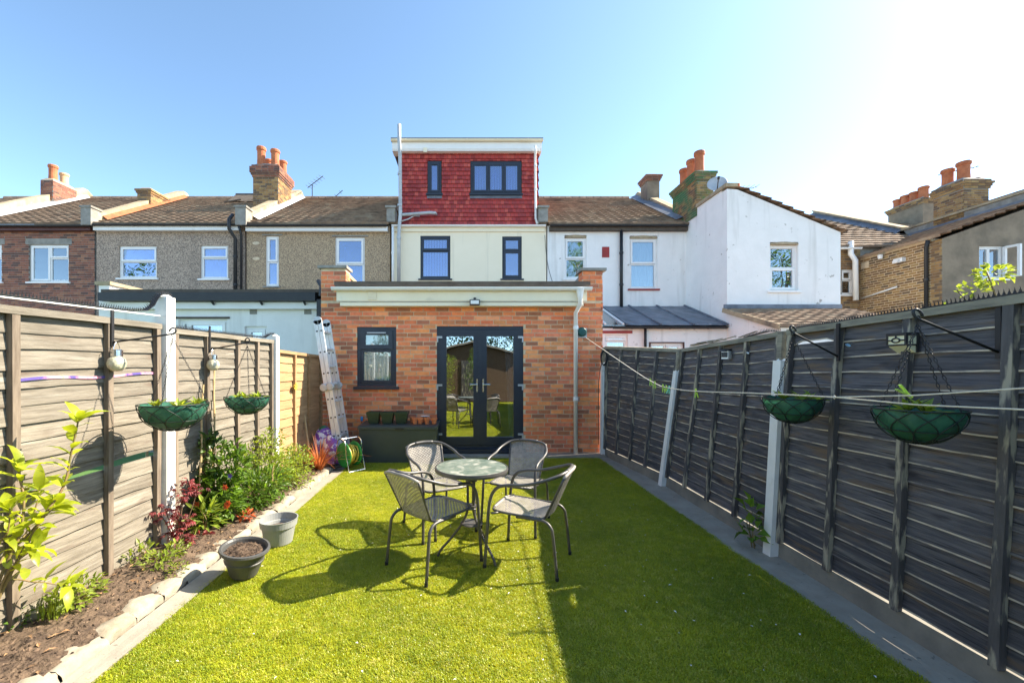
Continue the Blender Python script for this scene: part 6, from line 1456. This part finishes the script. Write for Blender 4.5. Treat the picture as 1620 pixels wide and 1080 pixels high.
def jar_light(label, c):
    c = V(c); t = thing('jar_light', label, 'light', c, group='hanging crackle glass lights')
    mb = MB(); mb.lathe(c, [(0, -.075), (.03, -.07), (.052, -.045), (.058, -.015), (.05, .015), (.034, .032), (.03, .036)], 24); mb.build('globe', M['jar'], t, smooth=True)
    mb = MB(); mb.lathe(c, [(.034, .034), (.036, .036), (.036, .078), (.03, .083), (0, .083)], 20); mb.build('cap', M['chrome'], t)
    mb = MB(); mb.tube(cat_rom([c + V((0, -.03, .06)), c + V((0, -.02, .11)), c + V((0, 0, .135)), c + V((0, .02, .11)), c + V((0, .03, .06))], 4), .002, 5); mb.build('wire_handle', M['chrome'], t)
jar_light('crackle glass ball light hanging from the nearer left bracket', (XL + .10, yb1 - .01, 1.60)); jar_light('crackle glass ball light hanging from the further left bracket', (XL + .10, yb2 - .01, 1.595))
# ribbon woven through the near left panel and gap
mb = MB(); f = LP[0][1]
def rib(s, t_): q = f(.42 + .56 * s, 1.475 + .02 * s + .017 * t_ + .008 * math.sin(s * 9), .024 + .004 * math.sin(s * 17)); return q
mb.sheet(rib, 30, 2); tag(mb.build('ribbon', M['ribbon_p'], None, loc=rib(.5, 0)), 'purple and pink ribbon tucked along the near left fence', 'ribbon')
# solar lantern on right fence
c = RP[2][1](.50, 1.70, .03); t = thing('solar_lantern', 'black square solar wall lantern with cream panels on the right fence', 'light', c)
mb = MB(); W_, D_, H_ = .056, .075, .09
def sb_(x0, x1, y0, y1, z0, z1): mb.box(c.x - x1, c.x - x0, c.y + y0, c.y + y1, c.z + z0, c.z + z1)
sb_(0, D_, -W_, W_, .04, .057); sb_(0, .012, -W_, W_, -.058, .04)
for yy in (-W_, W_ - .01): sb_(D_ - .012, D_, yy, yy + .01, -.016, .04)
sb_(D_ - .012, D_, -W_ + .01, W_ - .01, -.018, -.009); sb_(.012, D_ - .012, -W_, -W_ + .01, -.018, -.009); sb_(.012, D_ - .012, W_ - .01, W_, -.018, -.009)
mb.tube([V((c.x - D_ - .001, c.y + .022 * math.cos(k * .52), c.z + .014 + .013 * math.sin(k * .52))) for k in range(12)], .004, 5, closed=True)
for yy in (-.026, .026): mb.tube([V((c.x - D_ - .001, c.y + yy * .9, c.z + .014)), V((c.x - D_ - .001, c.y + yy * 1.9, c.z + .014))], .004, 5)
mb.tube([V((c.x - D_ - .001, c.y, c.z + .028)), V((c.x - D_ - .001, c.y, c.z + .04))], .004, 5)
mb.build('frame', M['black_pl'], t)
ln = MB(); ln.box(c.x - D_ + .004, c.x - .012, c.y - W_ + .004, c.y + W_ - .004, c.z - .009, c.z + .04)
ln.add([(c.x - D_ + .006, c.y - W_ + .006, c.z - .016), (c.x - D_ + .006, c.y + W_ - .006, c.z - .016), (c.x - .013, c.y + W_ - .006, c.z - .058), (c.x - .013, c.y - W_ + .006, c.z - .058), (c.x - .013, c.y - W_ + .006, c.z - .0095), (c.x - .013, c.y + W_ - .006, c.z - .0095)], [(0,1,2,3),(0,3,4),(1,5,2)])
ln.build('lens', M['cream_lens'], t)
c = RP[1][1](.41, 1.68, .03); t = thing('solar_light', 'small white and black solar spotlight on the middle right fence panel', 'light', c)
mb = MB(); mb.obox(c - V((.03, 0, -.0)), (.03, .02, 0), (-.018, .026, 0), (0, 0, .04)); mb.build('housing', M['upvc'], t)
mb = MB(); mb.obox(c - V((.062, .02, -.002)), (.003, .002, 0), (-.016, .022, 0), (0, 0, .026)); mb.build('lens', M['black_pl'], t)
mb = MB(); mb.obox(c + V((-.03, .015, .05)), (.045, .02, .012), (-.02, .04, 0), (0, 0, .004)); mb.build('solar_panel', M['black_pl'], t)
for (px, py, s_, lb) in ((1343, 546, .03, 'small pale bird ornament above the smaller right basket'), (1316, 594, .03, 'small pale bird ornament just right of the smaller basket chain'), (1563, 594, .04, 'white bird ornament between the two rightmost battens'), (1606, 534, .05, 'blue and white bird ornament at the right edge beside the bracket'), (1183, 558, .02, 'tiny white ornament beside the solar spotlight')):
    dd = 2.62 * FPX / (px - VX); c = P(px, py, dd); mb = MB()
    mb.lathe(c, [(0, -1.1 * s_), (.28 * s_, -.6 * s_), (.42 * s_, 0), (.3 * s_, .6 * s_), (0, 1.0 * s_)], 10, axis=(V((1,0,0)), V((0,-.35,.94)), V((0,.94,.35))))
    mb.leaf(c + V((-.01, -.3 * s_, 0)), V((-.3, -1, .35)), (0, 0, 1), 1.3 * s_, .7 * s_); tag(mb.build('bird_ornament', M['bird'], None, loc=c), lb, 'ornament', 'bird ornaments on the right fence')
# ---------------------------------------------------------------- washing line
c = V((2.0, YE - .045, E(0, 525, 7.15)[1])); t = thing('line_reel', 'round dark green retractable washing line reel on the brick wall', 'washing line', c)
mb = MB(); mb.lathe(c + V((0, .04, 0)), [(.062, 0), (.08, .01), (.082, .07), (.06, .095), (0, .10)], 24, axis=(V((1,0,0)), V((0,0,1)), V((0,-1,0)))); mb.build('housing', M['teal_pl'], t)
mb = MB(); mb.box(c.x - .075, c.x + .095, c.y + .02, c.y + .044, c.z - .1, c.z + .07); mb.build('bracket', M['galv'], t)
line = [(P(927, 534, 7.05)), P(1000, 584, 4.9), P(1036, 606, 4.3), P(1056, 613, 4.02), P(1100, 618.5, 3.5), P(1200, 622, 2.75), P(1320, 628, 2.2)]
lp = cat_rom(line, 8); mb = MB(); mb.tube(lp, .0042, 6)
kx = lp[-1]; e1, e2 = P(1640, 612.5, 1.43), P(1640, 648.5, 1.43); 
mb.tube([kx, P(1450, 625, 1.82), e1, e1 + (e1 - kx) * .5], .0035, 6); mb.tube([kx, P(1450, 640, 1.82), e2, e2 + (e2 - kx) * .5], .0035, 6)
mb.lathe(kx, [(0, -.012), (.009, 0), (0, .012)], 8); tag(mb.build('washing_line', M['rope'], None, loc=lp[0]), 'pale cord washing line sagging along the right fence', 'washing line')
def peg(label, px, dd, mat, py, tilt=.1, up=1):
    c = P(px, py, dd); t = thing('clothes_peg', label, 'clothes peg', c, group='plastic clothes pegs on the line')
    for s in (-1, 1):
        mb = MB(); pr_ = [(0, .022), (.006 * s, .02), (.006 * s, -.005), (.016 * s, -.055), (.010 * s, -.057), (.001 * s, -.008)]
        ca, sa = math.cos(tilt), math.sin(tilt); pr2 = [(x * ca - z * up * sa, x * sa + z * up * ca) for x, z in pr_]
        mb.prism_y([(c.x + x, c.z + z) for x, z in (pr2 if s > 0 else pr2[::-1])], c.y - .006, c.y + .006); mb.build('jaw', M[mat], t)
    mb = MB(); mb.lathe(c - V((0, 0, .006)), [(.005, -.008), (.005, .008)], 8, axis=(V((1,0,0)), V((0,0,1)), V((0,1,0)))); mb.build('spring', M['chrome'], t)
peg('lime peg furthest up the washing line', 1029, 4.42, 'lime_pl', 601.5); peg('second lime peg from the far end of the line', 1036, 4.3, 'lime_pl', 606, -.1)
peg('lime peg at the left of the tight cluster', 1049, 4.1, 'lime_pl', 611, .15); peg('pale lime peg in the middle of the tight cluster', 1054, 4.05, 'lime_pl', 612.5, -.05); peg('mint green peg at the right of the tight cluster', 1058.5, 4.0, 'mint_pl', 613.5, -.2)
peg('lime peg on its own in front of the second post', 1101, 3.5, 'lime_pl', 618.5); peg('lime peg clipped upside down nearest the camera', 1436, 1.86, 'lime_pl', 624, .9, -1)
mb = MB(); cc = V((2.33, 7.0, 1.72))
for k in range(3):
    mb.tube([cc + V((.05 * math.cos(a) + .01 * k, .012 * k, .12 * math.sin(a) - .01 * k)) for a in [q * .4 for q in range(16)]], .007, 6, closed=True)
mb.tube(cat_rom([cc + V((-.03, 0, -.1)), cc + V((-.07, 0, -.3)), cc + V((-.08, .02, -.7)), cc + V((-.07, .05, -1.5))], 5), .007, 6)
tag(mb.build('cable_coil', M['black_pl'], None, loc=cc), 'black cable coiled on the slim post by the brick wall', 'cable')
# ---------------------------------------------------------------- aerials and dish
def aerial(label, base, h, boom, n, tilt=0.0, L_=.9, r=.018):
    b = V(base); t = thing('tv_aerial', label, 'aerial', b, group='rooftop television aerials'); mb = MB(); mb.tube([b, b + V((0, 0, h))], r, 6); mb.build('mast', M['dark_metal'], t)
    d = V(boom).normalized(); a = b + V((0, 0, h)) - d * L_ * .3; e = a + d * L_; mb = MB(); mb.tube([a, e], r * .8, 6); s = d.cross(V((0, 0, 1))).normalized()
    for k in range(n):
        c_ = a.lerp(e, (k + .5) / n); mb.tube([c_ - s * .18, c_ + s * .18], r * .45, 5)
    mb.build('boom', M['dark_metal'], t)
p = P(494, 316, 17.2); aerial('small dark aerial on the roof ridge left of the dormer', (p.x, 17.2, 8.5), .75, (.75, -.3, .35), 6, L_=.9)
p = P(531, 316, 17.3); aerial('tilted stub aerial behind the ridge near the dormer', (p.x, 17.4, 8.5), .35, (.8, 0, .7), 2, L_=.5)
aerial('tall aerial on the far right chimney stack', (20.7, 17.5, 8.4), 1.5, (1, -.35, .12), 6, L_=1.3)
aerial('aerial pointing right above the white wing', (7.75, 11.6, 6.35), .28, (1, .1, .12), 5, L_=.75, r=.012)
c = P(1134, 293, 12.1); t = thing('satellite_dish', 'grey satellite dish mounted behind the white wing', 'satellite dish', c)
ax_ = V((-.35, -.8, .35)).normalized(); u_ = ax_.orthogonal().normalized(); fr2 = (u_, ax_.cross(u_), ax_)
mb = MB(); mb.lathe(c, [(0, 0), (.12, .012), (.22, .045), (.26, .07), (.265, .066), (.22, .035), (.12, .002), (0, -.01)], 28, axis=fr2); mb.build('dish', M['galv'], t, smooth=True)
mb = MB(); mb.tube([c - V((0, 0, .25)), c + ax_ * .34 - V((0, 0, .05))], .014, 6); mb.lathe(c + ax_ * .34 - V((0, 0, .05)), [(.03, -.04), (.035, .04)], 10, axis=fr2); mb.build('feed_arm', M['dark_metal'], t)
mb = MB(); mb.tube([c - ax_ * .02, c - ax_ * .1 - V((0, 0, .1)), (7.3, 12.2, 6.4)], .022, 8); mb.build('mount', M['dark_metal'], t)
# ---------------------------------------------------------------- behind the camera, seen only mirrored in the panes
t = thing('garden_shed', 'brown timber garden shed with grey roof behind the camera', 'shed', (.2, -4.6, 0))
mb = MB(); mb.prism_y([(-1.9, 0), (2.3, 0), (2.3, 2.05), (.2, 2.6), (-1.9, 2.05)], -6.4, -3.7); mb.build('wall', M['bark'], t)
mb = MB(); mb.prism_y([(-2.1, 2.03), (.2, 2.64), (2.5, 2.03), (2.5, 2.1), (.2, 2.72), (-2.1, 2.1)], -6.5, -3.5); mb.build('roof', M['conc'], t)
mb = MB(); mb.box(-.3, .7, -3.69, -3.66, .05, 1.85); mb.build('door', M['fence_rb'], t)
shrub('garden_shrub', 'leafy green shrub behind the camera left of the shed', 'shrub', (-1.0, -2.7, 0), [((-1.0, -2.7, .9), .45, .4, .8, 900), ((-.8, -2.8, 1.6), .35, .35, .5, 500)], 'leaf_l', .07, .035, 91, 6)
shrub('garden_shrub', 'taller leafy green shrub behind the camera right of the shed door', 'shrub', (.3, -2.9, 0), [((.3, -2.9, 1.2), .45, .4, .7, 900), ((.4, -2.9, 1.9), .4, .4, .5, 500)], 'leaf_g', .07, .035, 92, 6)
shrub('hedge', 'tall dark green hedge beyond the shed behind the camera', 'hedge', (0, -8, 0), [((x, -8, z), .9, .6, .8, 420) for x in (-4.4, -3, -1.6, -.2, 1.2, 2.6, 4) for z in (1.0, 2.4, 3.5)], 'leaf_d', .16, .09, 95, 6, sr=.04)
for k, (x, y, hh, lb) in enumerate(((10.5, -15, 11.0, 'tall open crowned tree beyond the garden behind the camera'), (29, -15, 10.5, 'wide open crowned tree far to the right behind the camera'), (-31, -14, 8.5, 'loose tree far to the left behind the camera'))):
    shrub('garden_tree', lb, 'tree', (x, y, 0), [((x + 2.6 * math.cos(q * 1.3), y + 2 * math.sin(q * 1.3), hh + 2.0 * math.sin(q * 2.1)), 1.5, 1.4, 1.3, 330) for q in range(10)], 'leaf_g', .26, .14, 93 + k, 10, sr=.15)
